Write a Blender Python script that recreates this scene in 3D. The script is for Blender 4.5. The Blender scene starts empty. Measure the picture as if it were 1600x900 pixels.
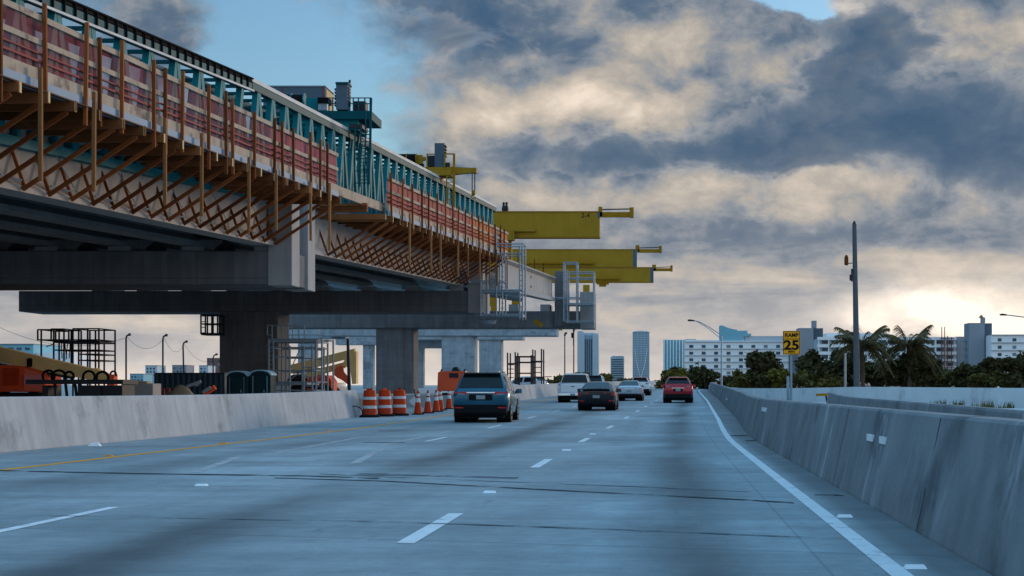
import bpy, bmesh, math, random
from mathutils import Vector, Matrix, noise as mnoise
R = math.radians
S = bpy.context.scene
COL = S.collection
F, VX, VY, H = 2440.0, 1041.0, 610.0, 1.22   # lens of the photograph: focal length, vanishing point (photo px), eye height (m)

# ---------------------------------------------------------------- geometry of the place
def at(px, py, Y):
    return Vector(((px - VX) * Y / F, Y, H + (VY - py) * Y / F))
_xs, _zr = [0.0], [0.0]
for _i in range(1, 1200):
    y = _i * 0.5
    hd = 0 if y < 30 else min(.0125, .0125 * (y - 30) / 20)
    if y > 185: hd += (y - 185) / 600
    gd = 0 if y < 40 else min(.008, .008 * (y - 40) / 15)
    if y > 330: gd = max(0, .008 - (y - 330) / 9000)
    _xs.append(_xs[-1] + hd * .5); _zr.append(_zr[-1] + gd * .5)
def _tab(t, y):
    if y <= 0: return 0.0
    k = min(y / .5, len(t) - 1.001); i = int(k); return t[i] + (t[i + 1] - t[i]) * (k - i)
def xs(y): return _tab(_xs, y)
def zr(y): return _tab(_zr, y)
def lerp(a, b, t): return a + (b - a) * t
def poly(pts, y):
    """piecewise linear x(y) through (y, x) pairs"""
    if y <= pts[0][0]: a, b = pts[0], pts[1]
    elif y >= pts[-1][0]: a, b = pts[-2], pts[-1]
    else:
        for a, b in zip(pts, pts[1:]):
            if a[0] <= y <= b[0]: break
    return a[1] + (b[1] - a[1]) * (y - a[0]) / (b[0] - a[0])

# ---------------------------------------------------------------- object helpers
class MB:
    def __init__(s): s.v = []; s.f = []; s.uv = None
    def face(s, pts):
        n = len(s.v); s.v += [tuple(p) for p in pts]; s.f.append(tuple(range(n, n + len(pts)))); return s
    def box(s, x0, x1, y0, y1, z0, z1):
        n = len(s.v)
        s.v += [(x, y, z) for z in (z0, z1) for y in (y0, y1) for x in (x0, x1)]
        s.f += [tuple(n + i for i in q) for q in ((0, 2, 3, 1), (4, 5, 7, 6), (0, 1, 5, 4), (2, 6, 7, 3), (0, 4, 6, 2), (1, 3, 7, 5))]
        return s
    def bar(s, p, q, w, h, up=(0, 0, 1)):
        """rectangular bar from p to q, w across and h along `up`"""
        p, q = Vector(p), Vector(q); d = (q - p).normalized(); u = Vector(up)
        if abs(d.dot(u)) > .98: u = Vector((0, 1, 0))
        a = d.cross(u).normalized() * w / 2; b = a.cross(d).normalized() * h / 2
        n = len(s.v)
        for c in (p, q): s.v += [tuple(c + x) for x in (a + b, -a + b, -a - b, a - b)]
        s.f += [tuple(n + i for i in t) for t in ((0, 1, 2, 3), (7, 6, 5, 4), (0, 4, 5, 1), (1, 5, 6, 2), (2, 6, 7, 3), (3, 7, 4, 0))]
        return s
    def tube(s, pts, r, n=8, r2=None):
        pts = [Vector(p) for p in pts]; base = len(s.v); m = len(pts)
        for i, p in enumerate(pts):
            d = (pts[min(i + 1, m - 1)] - pts[max(i - 1, 0)]).normalized()
            u = Vector((0, 0, 1)) if abs(d.z) < .9 else Vector((0, 1, 0))
            a = d.cross(u).normalized(); b = a.cross(d)
            rr = r if r2 is None else lerp(r, r2, i / (m - 1))
            for k in range(n):
                t = 2 * math.pi * k / n; s.v.append(tuple(p + (a * math.cos(t) + b * math.sin(t)) * rr))
        for i in range(m - 1):
            for k in range(n):
                k2 = (k + 1) % n
                s.f.append((base + i * n + k, base + i * n + k2, base + (i + 1) * n + k2, base + (i + 1) * n + k))
        s.f.append(tuple(base + k for k in range(n))[::-1]); s.f.append(tuple(base + (m - 1) * n + k for k in range(n)))
        return s
    def lathe(s, prof, n=20, c=(0, 0, 0)):
        base = len(s.v)
        for r, z in prof:
            for k in range(n):
                t = 2 * math.pi * k / n; s.v.append((c[0] + r * math.cos(t), c[1] + r * math.sin(t), c[2] + z))
        for i in range(len(prof) - 1):
            for k in range(n):
                k2 = (k + 1) % n
                s.f.append((base + i * n + k, base + i * n + k2, base + (i + 1) * n + k2, base + (i + 1) * n + k))
        s.f.append(tuple(base + k for k in range(n))[::-1]); s.f.append(tuple(base + (len(prof) - 1) * n + k for k in range(n)))
        return s
    def loft(s, rings, closed=True, cap=True):
        base = len(s.v); n = len(rings[0])
        for r in rings: s.v += [tuple(p) for p in r]
        for i in range(len(rings) - 1):
            for k in range(n if closed else n - 1):
                k2 = (k + 1) % n
                s.f.append((base + i * n + k, base + i * n + k2, base + (i + 1) * n + k2, base + (i + 1) * n + k))
        if cap and closed:
            s.f.append(tuple(base + k for k in range(n))[::-1]); s.f.append(tuple(base + (len(rings) - 1) * n + k for k in range(n)))
        return s
    def build(s, name, m, parent=None, smooth=False, bevel=0, origin=None):
        me = bpy.data.meshes.new(name)
        off = Vector(origin) if origin is not None else (ORG.get(parent.name, Vector()) if parent else Vector())
        me.from_pydata([tuple(Vector(p) - off) for p in s.v], [], s.f); me.validate()
        bm = bmesh.new(); bm.from_mesh(me); bmesh.ops.recalc_face_normals(bm, faces=bm.faces); bm.to_mesh(me); bm.free()
        if smooth:
            for p in me.polygons: p.use_smooth = True
        me.materials.append(m)
        o = bpy.data.objects.new(name, me); COL.objects.link(o)
        if parent is not None: o.parent = parent; ORG[o.name] = off
        else:
            o.location = off
        if bevel:
            b = o.modifiers.new('bevel', 'BEVEL'); b.width = bevel; b.segments = 2; b.limit_method = 'ANGLE'; b.angle_limit = R(40)
        if smooth:
            w = o.modifiers.new('split', 'EDGE_SPLIT'); w.split_angle = R(42)
        return o
ORG = {}
def tag(o, label=None, cat=None, group=None, kind=None):
    for k, v in (('label', label), ('category', cat), ('group', group), ('kind', kind)):
        if v: o[k] = v
    return o
def thing(name, label, cat, loc=(0, 0, 0), rz=0, group=None, world=True):
    """an Empty at a thing's base; with world=True its parts are written in world metres, else in its own frame"""
    o = bpy.data.objects.new(name, None); COL.objects.link(o); o.empty_display_size = .3
    o.location = loc; o.rotation_euler = (0, 0, rz)
    ORG[o.name] = Vector(loc) if world else Vector()
    return tag(o, label, cat, group)
def kids(o): return [c for c in COL.objects if c.parent == o]
CH = {}
def copy_tree(o, parent=None):
    c = o.copy(); COL.objects.link(c)
    if parent: c.parent = parent
    for ch in kids(o): copy_tree(ch, c)
    return c
def structure(o, **k): return tag(o, kind='structure', **k)
def text(name, body, size, m, parent, loc, rot=(R(90), 0, 0), ext=.004, bold=0.0):
    cu = bpy.data.curves.new(name, 'FONT'); cu.body = body; cu.size = size; cu.align_x = 'CENTER'; cu.align_y = 'CENTER'
    cu.extrude = ext; cu.offset = bold; cu.materials.append(m)
    tmp = bpy.data.objects.new(name, cu); COL.objects.link(tmp); bpy.context.view_layer.update()
    me = bpy.data.meshes.new_from_object(tmp.evaluated_get(bpy.context.evaluated_depsgraph_get())); bpy.data.objects.remove(tmp); me.name = name
    if not me.materials: me.materials.append(m)
    o = bpy.data.objects.new(name, me); COL.objects.link(o); o.parent = parent
    o.location = Vector(loc) - ORG.get(parent.name, Vector()); o.rotation_euler = rot
    return o

# ---------------------------------------------------------------- materials
class NT:
    def __init__(s, tree): s.t = tree
    def n(s, kind, **props):
        o = s.t.nodes.new(kind)
        for k, v in props.items(): setattr(o, k, v)
        return o
    def link(s, a, b): s.t.links.new(a, b)
    def put(s, sock, v):
        if isinstance(v, bpy.types.NodeSocket): s.link(v, sock)
        elif isinstance(v, (tuple, list)) and sock.type == 'RGBA' and len(v) == 3: sock.default_value = (*v, 1)
        else: sock.default_value = v
    def m(s, op, a, b=None, c=None, clamp=False):
        o = s.n('ShaderNodeMath', operation=op, use_clamp=clamp)
        for i, v in enumerate((a, b, c)):
            if v is not None: s.put(o.inputs[i], v)
        return o.outputs[0]
    def mix(s, f, a, b, blend='MIX'):
        o = s.n('ShaderNodeMix', data_type='RGBA', blend_type=blend)
        s.put(o.inputs[0], f); s.put(o.inputs[6], a); s.put(o.inputs[7], b)
        return o.outputs[2]
    def noise(s, vec, scale, detail=4, rough=.55, dims='3D', dist=0):
        o = s.n('ShaderNodeTexNoise', noise_dimensions=dims)
        s.link(vec, o.inputs['Vector']); o.inputs['Scale'].default_value = scale; o.inputs['Detail'].default_value = detail
        o.inputs['Roughness'].default_value = rough; o.inputs['Distortion'].default_value = dist
        return o.outputs[0]
    def scalev(s, vec, v):
        o = s.n('ShaderNodeVectorMath', operation='MULTIPLY'); s.link(vec, o.inputs[0]); o.inputs[1].default_value = v
        return o.outputs[0]
    def ramp(s, f, stops, interp='LINEAR'):
        o = s.n('ShaderNodeValToRGB'); e = o.color_ramp; e.interpolation = interp
        while len(e.elements) < len(stops): e.elements.new(.5)
        for el, (p, c) in zip(e.elements, stops): el.position = p; el.color = (*c, 1) if len(c) == 3 else c
        s.put(o.inputs[0], f); return o.outputs[0]
    def sstep(s, x, a, b):
        o = s.n('ShaderNodeMapRange', interpolation_type='SMOOTHSTEP'); s.put(o.inputs[0], x)
        o.inputs[1].default_value = a; o.inputs[2].default_value = b; return o.outputs[0]
def mat(name, col, rough=.7, metal=0.0, var=.12, scale=1.5, streak=0.0, bump=0.0, spec=.03, dark=None, coat=0.0, alpha=1.0, fine=0.0, local=False, pale=None, lines=0, rnd=0):
    m = bpy.data.materials.new(name); m.use_nodes = True; t = m.node_tree; N = NT(t)
    b = t.nodes['Principled BSDF']
    src = N.n('ShaderNodeTexCoord').outputs['Object'] if local else N.n('ShaderNodeNewGeometry').outputs['Position']
    c = tuple(col)
    k = N.noise(src, scale, 5, .6)
    f = N.m('MULTIPLY_ADD', N.m('SUBTRACT', k, .5), var * 3.2, 1.0)
    if streak:
        sv = N.noise(N.scalev(src, (2.2, 2.2, .16)), 1.3, 5, .65)
        f = N.m('MULTIPLY', f, N.m('MULTIPLY_ADD', N.m('SUBTRACT', sv, .5), streak * 3.5, 1.0))
    if fine:
        fv = N.noise(src, 38, 3, .7)
        f = N.m('MULTIPLY', f, N.m('MULTIPLY_ADD', N.m('SUBTRACT', fv, .5), fine * 3, 1.0))
    if rnd: f = N.m('MULTIPLY', f, N.m('MULTIPLY_ADD', N.m('SUBTRACT', N.n('ShaderNodeObjectInfo').outputs['Random'], .5), rnd, 1.0))
    f = N.m('MAXIMUM', f, .12)
    cc = N.n('ShaderNodeCombineColor')
    for i in range(3): N.link(N.m('MULTIPLY', f, c[i]), cc.inputs[i])
    out = cc.outputs[0]
    if dark:
        dv = N.sstep(N.noise(src, dark[1], 6, .65), dark[2], dark[3])
        out = N.mix(dv, out, dark[0])
    if lines:                                    # shutter-board lines left by the casting forms
        sp = N.n('ShaderNodeSeparateXYZ'); N.link(src, sp.inputs[0]); acc = None
        for s_, per, w_ in ((sp.outputs[2], lines, .018), (sp.outputs[0], lines * 1.3, .012)):
            q = N.m('LESS_THAN', N.m('FRACT', N.m('DIVIDE', s_, per)), w_ / per * 1.6); acc = q if acc is None else N.m('MAXIMUM', acc, q)
        out = N.mix(N.m('MULTIPLY', acc, .55), out, tuple(x * .35 for x in c))
    if pale:                                     # chalky runs of lime down the face, in patches
        run = N.noise(N.scalev(src, (1.1, 1.1, .20)), 1.1, 7, .72, dist=.5); sel = N.noise(src, .33, 3, .5)
        out = N.mix(N.m('MULTIPLY', N.sstep(run, pale[1], pale[2]), N.sstep(sel, .42, .54)), out, pale[0])
    N.link(out, b.inputs['Base Color'])
    b.inputs['Roughness'].default_value = rough; b.inputs['Metallic'].default_value = metal
    b.inputs['Specular IOR Level'].default_value = spec
    if coat: b.inputs['Coat Weight'].default_value = coat; b.inputs['Coat Roughness'].default_value = .05
    if alpha < 1: b.inputs['Alpha'].default_value = alpha
    if bump:
        bp = N.n('ShaderNodeBump'); bp.inputs['Strength'].default_value = bump; bp.inputs['Distance'].default_value = .05
        N.link(N.noise(src, scale * 6, 5, .6), bp.inputs['Height']); N.link(bp.outputs[0], b.inputs['Normal'])
    return m
def worn(m, sc, a, b, axis=(1, 1, 1)):
    N = NT(m.node_tree); src = N.scalev(N.n('ShaderNodeNewGeometry').outputs['Position'], axis)
    N.link(N.sstep(N.noise(src, sc, 6, .7), a, b), m.node_tree.nodes['Principled BSDF'].inputs['Alpha']); return m
MT = {}
def defmats():
    D = MT
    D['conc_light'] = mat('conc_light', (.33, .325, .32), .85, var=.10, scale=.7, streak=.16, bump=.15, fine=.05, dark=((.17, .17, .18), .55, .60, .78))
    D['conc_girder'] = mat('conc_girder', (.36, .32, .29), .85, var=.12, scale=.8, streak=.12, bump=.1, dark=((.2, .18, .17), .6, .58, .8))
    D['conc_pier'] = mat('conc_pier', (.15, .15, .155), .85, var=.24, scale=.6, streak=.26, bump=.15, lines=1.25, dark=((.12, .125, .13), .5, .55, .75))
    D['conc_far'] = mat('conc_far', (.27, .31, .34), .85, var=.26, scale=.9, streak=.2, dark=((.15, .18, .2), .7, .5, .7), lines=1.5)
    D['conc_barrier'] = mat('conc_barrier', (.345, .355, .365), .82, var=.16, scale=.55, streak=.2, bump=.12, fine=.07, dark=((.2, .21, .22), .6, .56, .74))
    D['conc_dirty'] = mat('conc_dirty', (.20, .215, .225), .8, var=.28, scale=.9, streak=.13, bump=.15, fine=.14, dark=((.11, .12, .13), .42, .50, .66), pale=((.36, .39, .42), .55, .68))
    D['conc_shaded'] = mat('conc_shaded', (.20, .195, .19), .88, var=.2, scale=.5, streak=.15)  # darker girder concrete, with the shade under the deck put into its colour
    D['conc_ramp'] = mat('conc_ramp', (.60, .61, .61), .8, var=.12, scale=.4, fine=.05, dark=((.3, .3, .3), .3, .5, .75))
    D['wood'] = mat('wood', (.19, .07, .026), .75, rnd=.9, var=.2, scale=2.5, fine=.1)
    D['wood_red'] = mat('wood_red', (.19, .06, .02), .7, rnd=.9, var=.2, scale=2.5, fine=.1)
    D['wood_leg'] = mat('wood_leg', (.27, .125, .05), .75, rnd=.9, var=.2, scale=2.0, fine=.1)
    D['wood_end'] = mat('wood_end', (.62, .43, .22), .8, var=.12, scale=3)
    D['ply'] = mat('ply', (.10, .055, .035), .8, var=.25, scale=1.0)
    D['board'] = mat('board', (.38, .30, .23), .75, var=.25, scale=1.6, fine=.1, dark=((.16, .12, .10), .9, .52, .68))
    D['maroon_form'] = mat('maroon_form', (.30, .085, .075), .7, var=.2, scale=.5, fine=.05)
    D['orange_form'] = mat('orange_form', (.42, .13, .05), .7, var=.15, scale=.5)
    D['maroon_rail'] = mat('maroon_rail', (.24, .05, .05), .6, var=.15)
    D['deck_metal'] = mat('deck_metal', (.20, .27, .35), .5, metal=.0, var=.12, scale=1.2)
    D['teal'] = mat('teal', (.008, .15, .175), .45, var=.25, scale=.8)
    D['teal_dark'] = mat('teal_dark', (.005, .065, .078), .5, var=.25, scale=.8)
    D['rail_white'] = mat('rail_white', (.55, .54, .52), .6, var=.2, scale=.9)
    D['black'] = mat('black', (.010, .010, .012), .9, var=.2)
    D['dark_steel'] = mat('dark_steel', (.035, .037, .042), .5, metal=.2, var=.2)
    D['yellow'] = mat('yellow', (.33, .19, .020), .55, var=.16, scale=.5, streak=.10, dark=((.22, .10, .012), .5, .58, .85))
    D['yellow_dark'] = mat('yellow_dark', (.30, .15, .01), .55, var=.15)
    D['slate'] = mat('slate', (.085, .115, .145), .55, var=.1)
    D['galv'] = mat('galv', (.25, .30, .34), .45, metal=.2, var=.15, scale=2)
    D['tan'] = mat('tan', (.80, .58, .26), .5, var=.12)
    D['red_orange'] = mat('red_orange', (.74, .095, .03), .45, var=.15, scale=1.0, coat=.2)
    D['orange'] = mat('orange', (.46, .046, .013), .55, var=.22, scale=4, local=True)
    D['white_band'] = mat('white_band', (.52, .53, .54), .4, var=.25, scale=4, local=True)
    D['rubber'] = mat('rubber', (.014, .014, .015), .85, var=.2)
    D['line_white'] = mat('line_white', (.66, .67, .68), .6, var=.15, scale=1.5, dark=((.33, .34, .35), 3.0, .52, .72))
    D['line_old'] = mat('line_old', (.42, .43, .44), .7, var=.1, scale=2, dark=((.27, .28, .29), 2.5, .42, .62))
    D['line_yellow'] = mat('line_yellow', (.80, .33, .02), .6, var=.15, scale=1.5, dark=((.42, .25, .08), 2.5, .58, .75))
    D['joint'] = worn(mat('joint', (.055, .06, .065), .8, var=.3, scale=2), 1.3, .36, .48)
    D['ground'] = mat('ground', (.16, .15, .13), .95, var=.2, scale=.2)
    D['site_ground'] = mat('site_ground', (.34, .34, .33), .9, var=.15, scale=.3)
    D['glass'] = mat('glass', (.008, .012, .015), .10, var=.05, spec=.28)
    D['glass_light'] = mat('glass_light', (.10, .13, .15), .08, var=.05, spec=.7)
    D['chrome'] = mat('chrome', (.7, .7, .7), .15, metal=1)
    D['tail'] = mat('tail', (.55, .010, .012), .2, var=.05, coat=.6)
    D['plate'] = mat('plate', (.26, .28, .30), .5)
    D['trim'] = mat('trim', (.012, .013, .015), .55)
    D['rim'] = mat('rim', (.42, .43, .44), .3, metal=.8)
    for k, c, mt in (('paint_blue', (.007, .085, .14), .45), ('paint_black', (.008, .011, .015), .2), ('paint_white', (.62, .65, .68), 0), ('paint_silver', (.42, .50, .56), .3), ('paint_red', (.34, .010, .022), .3)):
        D[k] = mat(k, c, .28, metal=mt, var=.03, coat=.55, spec=.3)
    D['sign_yellow'] = mat('sign_yellow', (.85, .36, .02), .45, var=.05)
    D['sign_black'] = mat('sign_black', (.012, .012, .012), .5)
    D['sign_orange'] = mat('sign_orange', (.7, .2, .03), .5)
    D['pole_conc'] = mat('pole_conc', (.10, .105, .115), .7, var=.08, scale=1)
    D['pole_steel'] = mat('pole_steel', (.30, .36, .40), .5, metal=.3)
    D['bldg_white'] = mat('bldg_white', (.80, .80, .79), .8, var=.06, scale=.06)
    D['bldg_shade'] = mat('bldg_shade', (.44, .47, .50), .85, var=.06, scale=.06)
    D['bldg_grey'] = mat('bldg_grey', (.26, .28, .31), .85, var=.06, scale=.06)
    D['bldg_teal'] = mat('bldg_teal', (.20, .42, .50), .6, var=.06, scale=.05)
    D['bldg_brown'] = mat('bldg_brown', (.24, .12, .10), .8, var=.1, scale=.1)
    D['bldg_glass'] = mat('bldg_glass', (.05, .10, .14), .15, var=.15, scale=.05)
    D['bldg_pane'] = mat('bldg_pane', (.08, .10, .12), .25, var=.8, scale=.45)
    D['tower_a'] = mat('tower_a', (.42, .52, .58), .5, var=.08, scale=.02)  # pale blue distance haze put into the far tower walls
    D['tower_b'] = mat('tower_b', (.26, .35, .41), .4, var=.08, scale=.02)  # same distance haze mixed into the darker tower colour
    D['leaf_dark'] = mat('leaf_dark', (.065, .060, .026), .8, var=.5, scale=.8)
    D['leaf_mid'] = mat('leaf_mid', (.115, .10, .032), .8, var=.5, scale=.8)
    D['leaf_yellow'] = mat('leaf_yellow', (.15, .13, .028), .8, var=.4, scale=.8)
    D['leaf_palm'] = mat('leaf_palm', (.11, .082, .035), .6, var=.5, scale=.8)
    D['bark'] = mat('bark', (.10, .075, .055), .9, var=.3, scale=2)
    D['container'] = mat('container', (.065, .12, .155), .5, var=.15, scale=.5)
    D['potty'] = mat('potty', (.010, .035, .045), .5, var=.12)
    D['potty_roof'] = mat('potty_roof', (.30, .50, .62), .4, var=.05)
    D['tarp'] = mat('tarp', (.28, .23, .16), .9, var=.25, scale=1.0, bump=.3)
    D['cone_base'] = mat('cone_base', (.55, .12, .04), .7)
    D['reflector_white'] = mat('reflector_white', (.75, .77, .78), .3)
    D['reflector_amber'] = mat('reflector_amber', (.6, .22, .03), .35)
    D['litter_white'] = mat('litter_white', (.8, .8, .8), .6)
defmats()

def road_material():
    m = bpy.data.materials.new('road_concrete'); m.use_nodes = True; N = NT(m.node_tree); b = m.node_tree.nodes['Principled BSDF']
    uv = N.n('ShaderNodeUVMap').outputs[0]          # u = metres across, v = metres along
    sp = N.n('ShaderNodeSeparateXYZ'); N.link(uv, sp.inputs[0]); u, v = sp.outputs[0], sp.outputs[1]
    long_ = N.noise(N.scalev(uv, (1.6, .05, 1)), 1.0, 5, .6)
    wide = N.noise(N.scalev(uv, (.10, .22, 1)), 1.0, 4, .6)
    trans = N.noise(N.scalev(uv, (.08, 1.7, 1)), 1.0, 5, .6)
    fine = N.noise(uv, 60, 3, .7); mid = N.noise(uv, 5, 5, .65)
    f = N.m('MULTIPLY_ADD', N.m('SUBTRACT', long_, .5), .45, 1.0)
    blot = N.noise(N.scalev(uv, (.55, .30, 1)), 1.0, 7, .7); groove = N.noise(N.scalev(uv, (1.5, 26, 1)), 1.0, 2, .6)
    for k, a in ((wide, .85), (trans, .80), (mid, .65), (fine, 1.1), (blot, 1.0), (groove, .35)):
        f = N.m('MULTIPLY', f, N.m('MULTIPLY_ADD', N.m('SUBTRACT', k, .5), a, 1.0))
    # oil and rubber down the middle of each lane
    stain = None
    wob = N.m('MULTIPLY_ADD', N.m('SUBTRACT', N.noise(N.scalev(uv, (0, .06, 1)), 1, 3, .5), .5), .9, u)
    for c, w, a in ((.25, .50, .62), (-4.0, .58, .66), (-8.0, .7, .28), (-1.2, .3, .10), (-2.9, .3, .12), (-5.2, .3, .14)):
        q = N.m('DIVIDE', N.m('SUBTRACT', wob, c), w)
        g = N.m('MULTIPLY', N.m('EXPONENT', N.m('MULTIPLY', N.m('MULTIPLY', q, q), -1)), a)
        stain = g if stain is None else N.m('ADD', stain, g)
    patch = N.sstep(N.noise(N.scalev(uv, (.3, .07, 1)), 1.0, 5, .6), .30, .62)
    stain = N.m('MULTIPLY', stain, N.m('MULTIPLY_ADD', patch, .85, .25))
    f = N.m('MULTIPLY', f, N.m('SUBTRACT', 1.0, N.m('MINIMUM', stain, .8)))
    # sawn transverse joints every 6 m, slightly skewed
    w = N.m('FRACT', N.m('DIVIDE', N.m('ADD', N.m('MULTIPLY_ADD', u, .3, v), 3.15), 6.1))
    jt = N.m('LESS_THAN', N.m('ABSOLUTE', N.m('SUBTRACT', w, .5)), .0045)
    f = N.m('MULTIPLY', f, N.m('SUBTRACT', 1.0, N.m('MULTIPLY', jt, .3)))
    # sawn long joint
    lj = N.m('LESS_THAN', N.m('ABSOLUTE', N.m('SUBTRACT', u, 1.1)), .012)
    f = N.m('MULTIPLY', f, N.m('SUBTRACT', 1.0, N.m('MULTIPLY', lj, .25)))
    # repaired, paler slabs and dark drips
    slab = N.m('MULTIPLY', N.sstep(N.noise(N.scalev(uv, (.22, .11, 1)), 1.0, 2, .4), .55, .60), .22)
    f = N.m('MULTIPLY', f, N.m('ADD', 1.0, slab))
    drip = N.m('MULTIPLY', N.sstep(N.noise(N.scalev(uv, (2.2, .5, 1)), 1.0, 5, .7), .62, .72), .35)
    f = N.m('MULTIPLY', f, N.m('SUBTRACT', 1.0, drip))
    # darker mottled strip next to the right barrier
    sh = N.m('MULTIPLY', N.sstep(u, 1.62, 1.9), N.m('MULTIPLY_ADD', mid, .5, .22))
    f = N.m('MULTIPLY', f, N.m('SUBTRACT', 1.0, sh))
    # the flow of a bright worn patch where the skewed bridge joint was patched
    cc = N.n('ShaderNodeCombineColor')
    for i, c in enumerate((.225, .268, .285)): N.link(N.m('MULTIPLY', f, c), cc.inputs[i])
    N.link(cc.outputs[0], b.inputs['Base Color'])
    b.inputs['Roughness'].default_value = .62; b.inputs['Specular IOR Level'].default_value = .25
    bp = N.n('ShaderNodeBump'); bp.inputs['Strength'].default_value = .12; bp.inputs['Distance'].default_value = .02
    N.link(fine, bp.inputs['Height']); N.link(bp.outputs[0], b.inputs['Normal'])
    return m

# ---------------------------------------------------------------- camera, sun, sky
cam = bpy.data.cameras.new('camera'); co = bpy.data.objects.new('camera', cam); COL.objects.link(co); S.camera = co
co.location = (0, 0, H); co.rotation_euler = (R(90), 0, 0)
cam.sensor_width = 36; cam.lens = 36 * F / 1600; cam.shift_x = (800 - VX) / 1600; cam.shift_y = (VY - 450) / 1600
cam.clip_start = .2; cam.clip_end = 12000
SUN_AZ, SUN_EL = R(36), R(8)                          # low, to the right of straight ahead
sun = bpy.data.lights.new('sun', 'SUN'); so = bpy.data.objects.new('sun', sun); COL.objects.link(so)
sun.energy = 1.5; sun.angle = R(10); sun.color = (1.0, .80, .62)
sd = Vector((math.sin(SUN_AZ) * math.cos(SUN_EL), math.cos(SUN_AZ) * math.cos(SUN_EL), math.sin(SUN_EL)))
so.rotation_euler = sd.to_track_quat('Z', 'Y').to_euler()

def sky():
    w = bpy.data.worlds.new('World'); S.world = w; w.use_nodes = True; t = w.node_tree; N = NT(t)
    for n in list(t.nodes): t.nodes.remove(n)
    out = N.n('ShaderNodeOutputWorld')
    st = N.n('ShaderNodeTexSky', sky_type='NISHITA'); st.sun_disc = False; st.sun_elevation = SUN_EL; st.sun_rotation = SUN_AZ
    st.air_density = 1.2; st.dust_density = .6; st.ozone_density = 2.5
    bg1 = N.n('ShaderNodeBackground'); bg1.inputs[1].default_value = SKY_STRENGTH; N.link(N.mix(1.0, st.outputs[0], SKY_TINT, 'MULTIPLY'), bg1.inputs[0])
    d = N.n('ShaderNodeTexCoord').outputs['Generated']
    sp = N.n('ShaderNodeSeparateXYZ'); N.link(d, sp.inputs[0])
    az = N.m('ARCTAN2', sp.outputs[0], sp.outputs[1]); el = N.m('ARCSINE', sp.outputs[2])
    U, V = N.m('MULTIPLY', az, F), N.m('MULTIPLY', el, F)          # degrees of arc in units of 1/2440 rad
    cv = N.n('ShaderNodeCombineXYZ'); N.link(U, cv.inputs[0]); N.link(V, cv.inputs[1]); uv = cv.outputs[0]
    w1 = N.noise(N.scalev(uv, (1 / 260, 1 / 150, 1)), 1.0, 6, .6)
    w2o = N.n('ShaderNodeVectorMath', operation='ADD'); N.link(uv, w2o.inputs[0]); w2o.inputs[1].default_value = (913, 377, 0)
    w2 = N.noise(N.scalev(w2o.outputs[0], (1 / 240, 1 / 150, 1)), 1.0, 6, .6)
    Uw = N.m('MULTIPLY_ADD', N.m('SUBTRACT', w1, .5), 260, U); Vw = N.m('MULTIPLY_ADD', N.m('SUBTRACT', w2, .5), 150, V)
    def blob(px, py, sx, sy, a, warp=True, p=1.0):
        u0 = F * math.atan((px - VX) / F); v0 = F * math.atan((VY - py) / F * math.cos(math.atan((px - VX) / F)))
        q1 = N.m('DIVIDE', N.m('SUBTRACT', Uw if warp else U, u0), sx); q2 = N.m('DIVIDE', N.m('SUBTRACT', Vw if warp else V, v0), sy)
        r = N.m('ADD', N.m('MULTIPLY', q1, q1), N.m('MULTIPLY', q2, q2))
        if p != 1: r = N.m('POWER', r, p)
        return N.m('MULTIPLY', N.m('EXPONENT', N.m('MULTIPLY', r, -1)), a)
    def total(lst, base):
        t_ = base
        for a in lst: t_ = N.m('ADD', t_, blob(*a))
        return t_
    puff = N.noise(N.scalev(uv, (1 / 170, 1 / 115, 1)), 1.0, 9, .58, dist=.25)
    band = N.noise(N.scalev(uv, (1 / 330, 1 / 62, 1)), 1.0, 7, .58, dist=.3)
    low = N.sstep(V, 330, 150)                                     # stratified nearer the horizon
    tex = N.m('ADD', N.m('MULTIPLY', puff, N.m('SUBTRACT', 1.0, low)), N.m('MULTIPLY', band, low))
    finep = N.noise(N.scalev(uv, (1 / 62, 1 / 40, 1)), 1.0, 8, .62, dist=.4)
    tex = N.m('ADD', tex, N.m('MULTIPLY', N.m('SUBTRACT', finep, .5), .34))
    # where the deck of cloud is thick, thin, lit
    b = total(BRIGHT, .455)
    b = N.m('ADD', b, N.m('MULTIPLY', N.m('SUBTRACT', tex, .5), TEXAMP))
    cov = total(COVER, 1.22)
    cov = N.m('ADD', cov, N.m('MULTIPLY', N.m('SUBTRACT', puff, .5), 1.3))
    cov = N.sstep(cov, .35, .95)
    ccol = N.ramp(b, CLOUD_RAMP)
    # nearer, darker cumulus with crisp edges in front of the pale deck
    bil = N.noise(N.scalev(uv, (1 / 120, 1 / 88, 1)), 1.0, 10, .55, dist=.9)
    dk = N.m('ADD', total(DARK, 0.0), N.m('ADD', N.m('MULTIPLY', N.m('SUBTRACT', bil, .5), 1.25), N.m('MULTIPLY', N.m('SUBTRACT', finep, .5), .55)))
    edge = N.m('MULTIPLY', N.sstep(dk, .18, .36), N.m('SUBTRACT', 1.0, N.sstep(dk, .36, .62)))
    dcol = N.ramp(N.m('MULTIPLY_ADD', N.m('SUBTRACT', finep, .5), 1.1, N.m('SUBTRACT', 1.0, dk)), [(.0, (.036, .085, .155)), (.35, (.068, .118, .185)), (.62, (.125, .165, .22)), (.9, (.23, .245, .27))])
    ccol = N.mix(N.m('MULTIPLY', edge, .10), ccol, (.9, .82, .74))
    ccol = N.mix(N.m('MULTIPLY', N.sstep(dk, .22, .62), .80), ccol, dcol)
    hz = N.m('EXPONENT', N.m('MULTIPLY', N.m('MAXIMUM', V, 0), -1 / 105))
    ccol = N.mix(N.m('MULTIPLY', hz, .72), ccol, (.88, .76, .66))
    rim = total(RIM, 0.0)
    ccol = N.mix(N.m('MINIMUM', rim, 1.0), ccol, (1.10, .95, .80))
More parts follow.
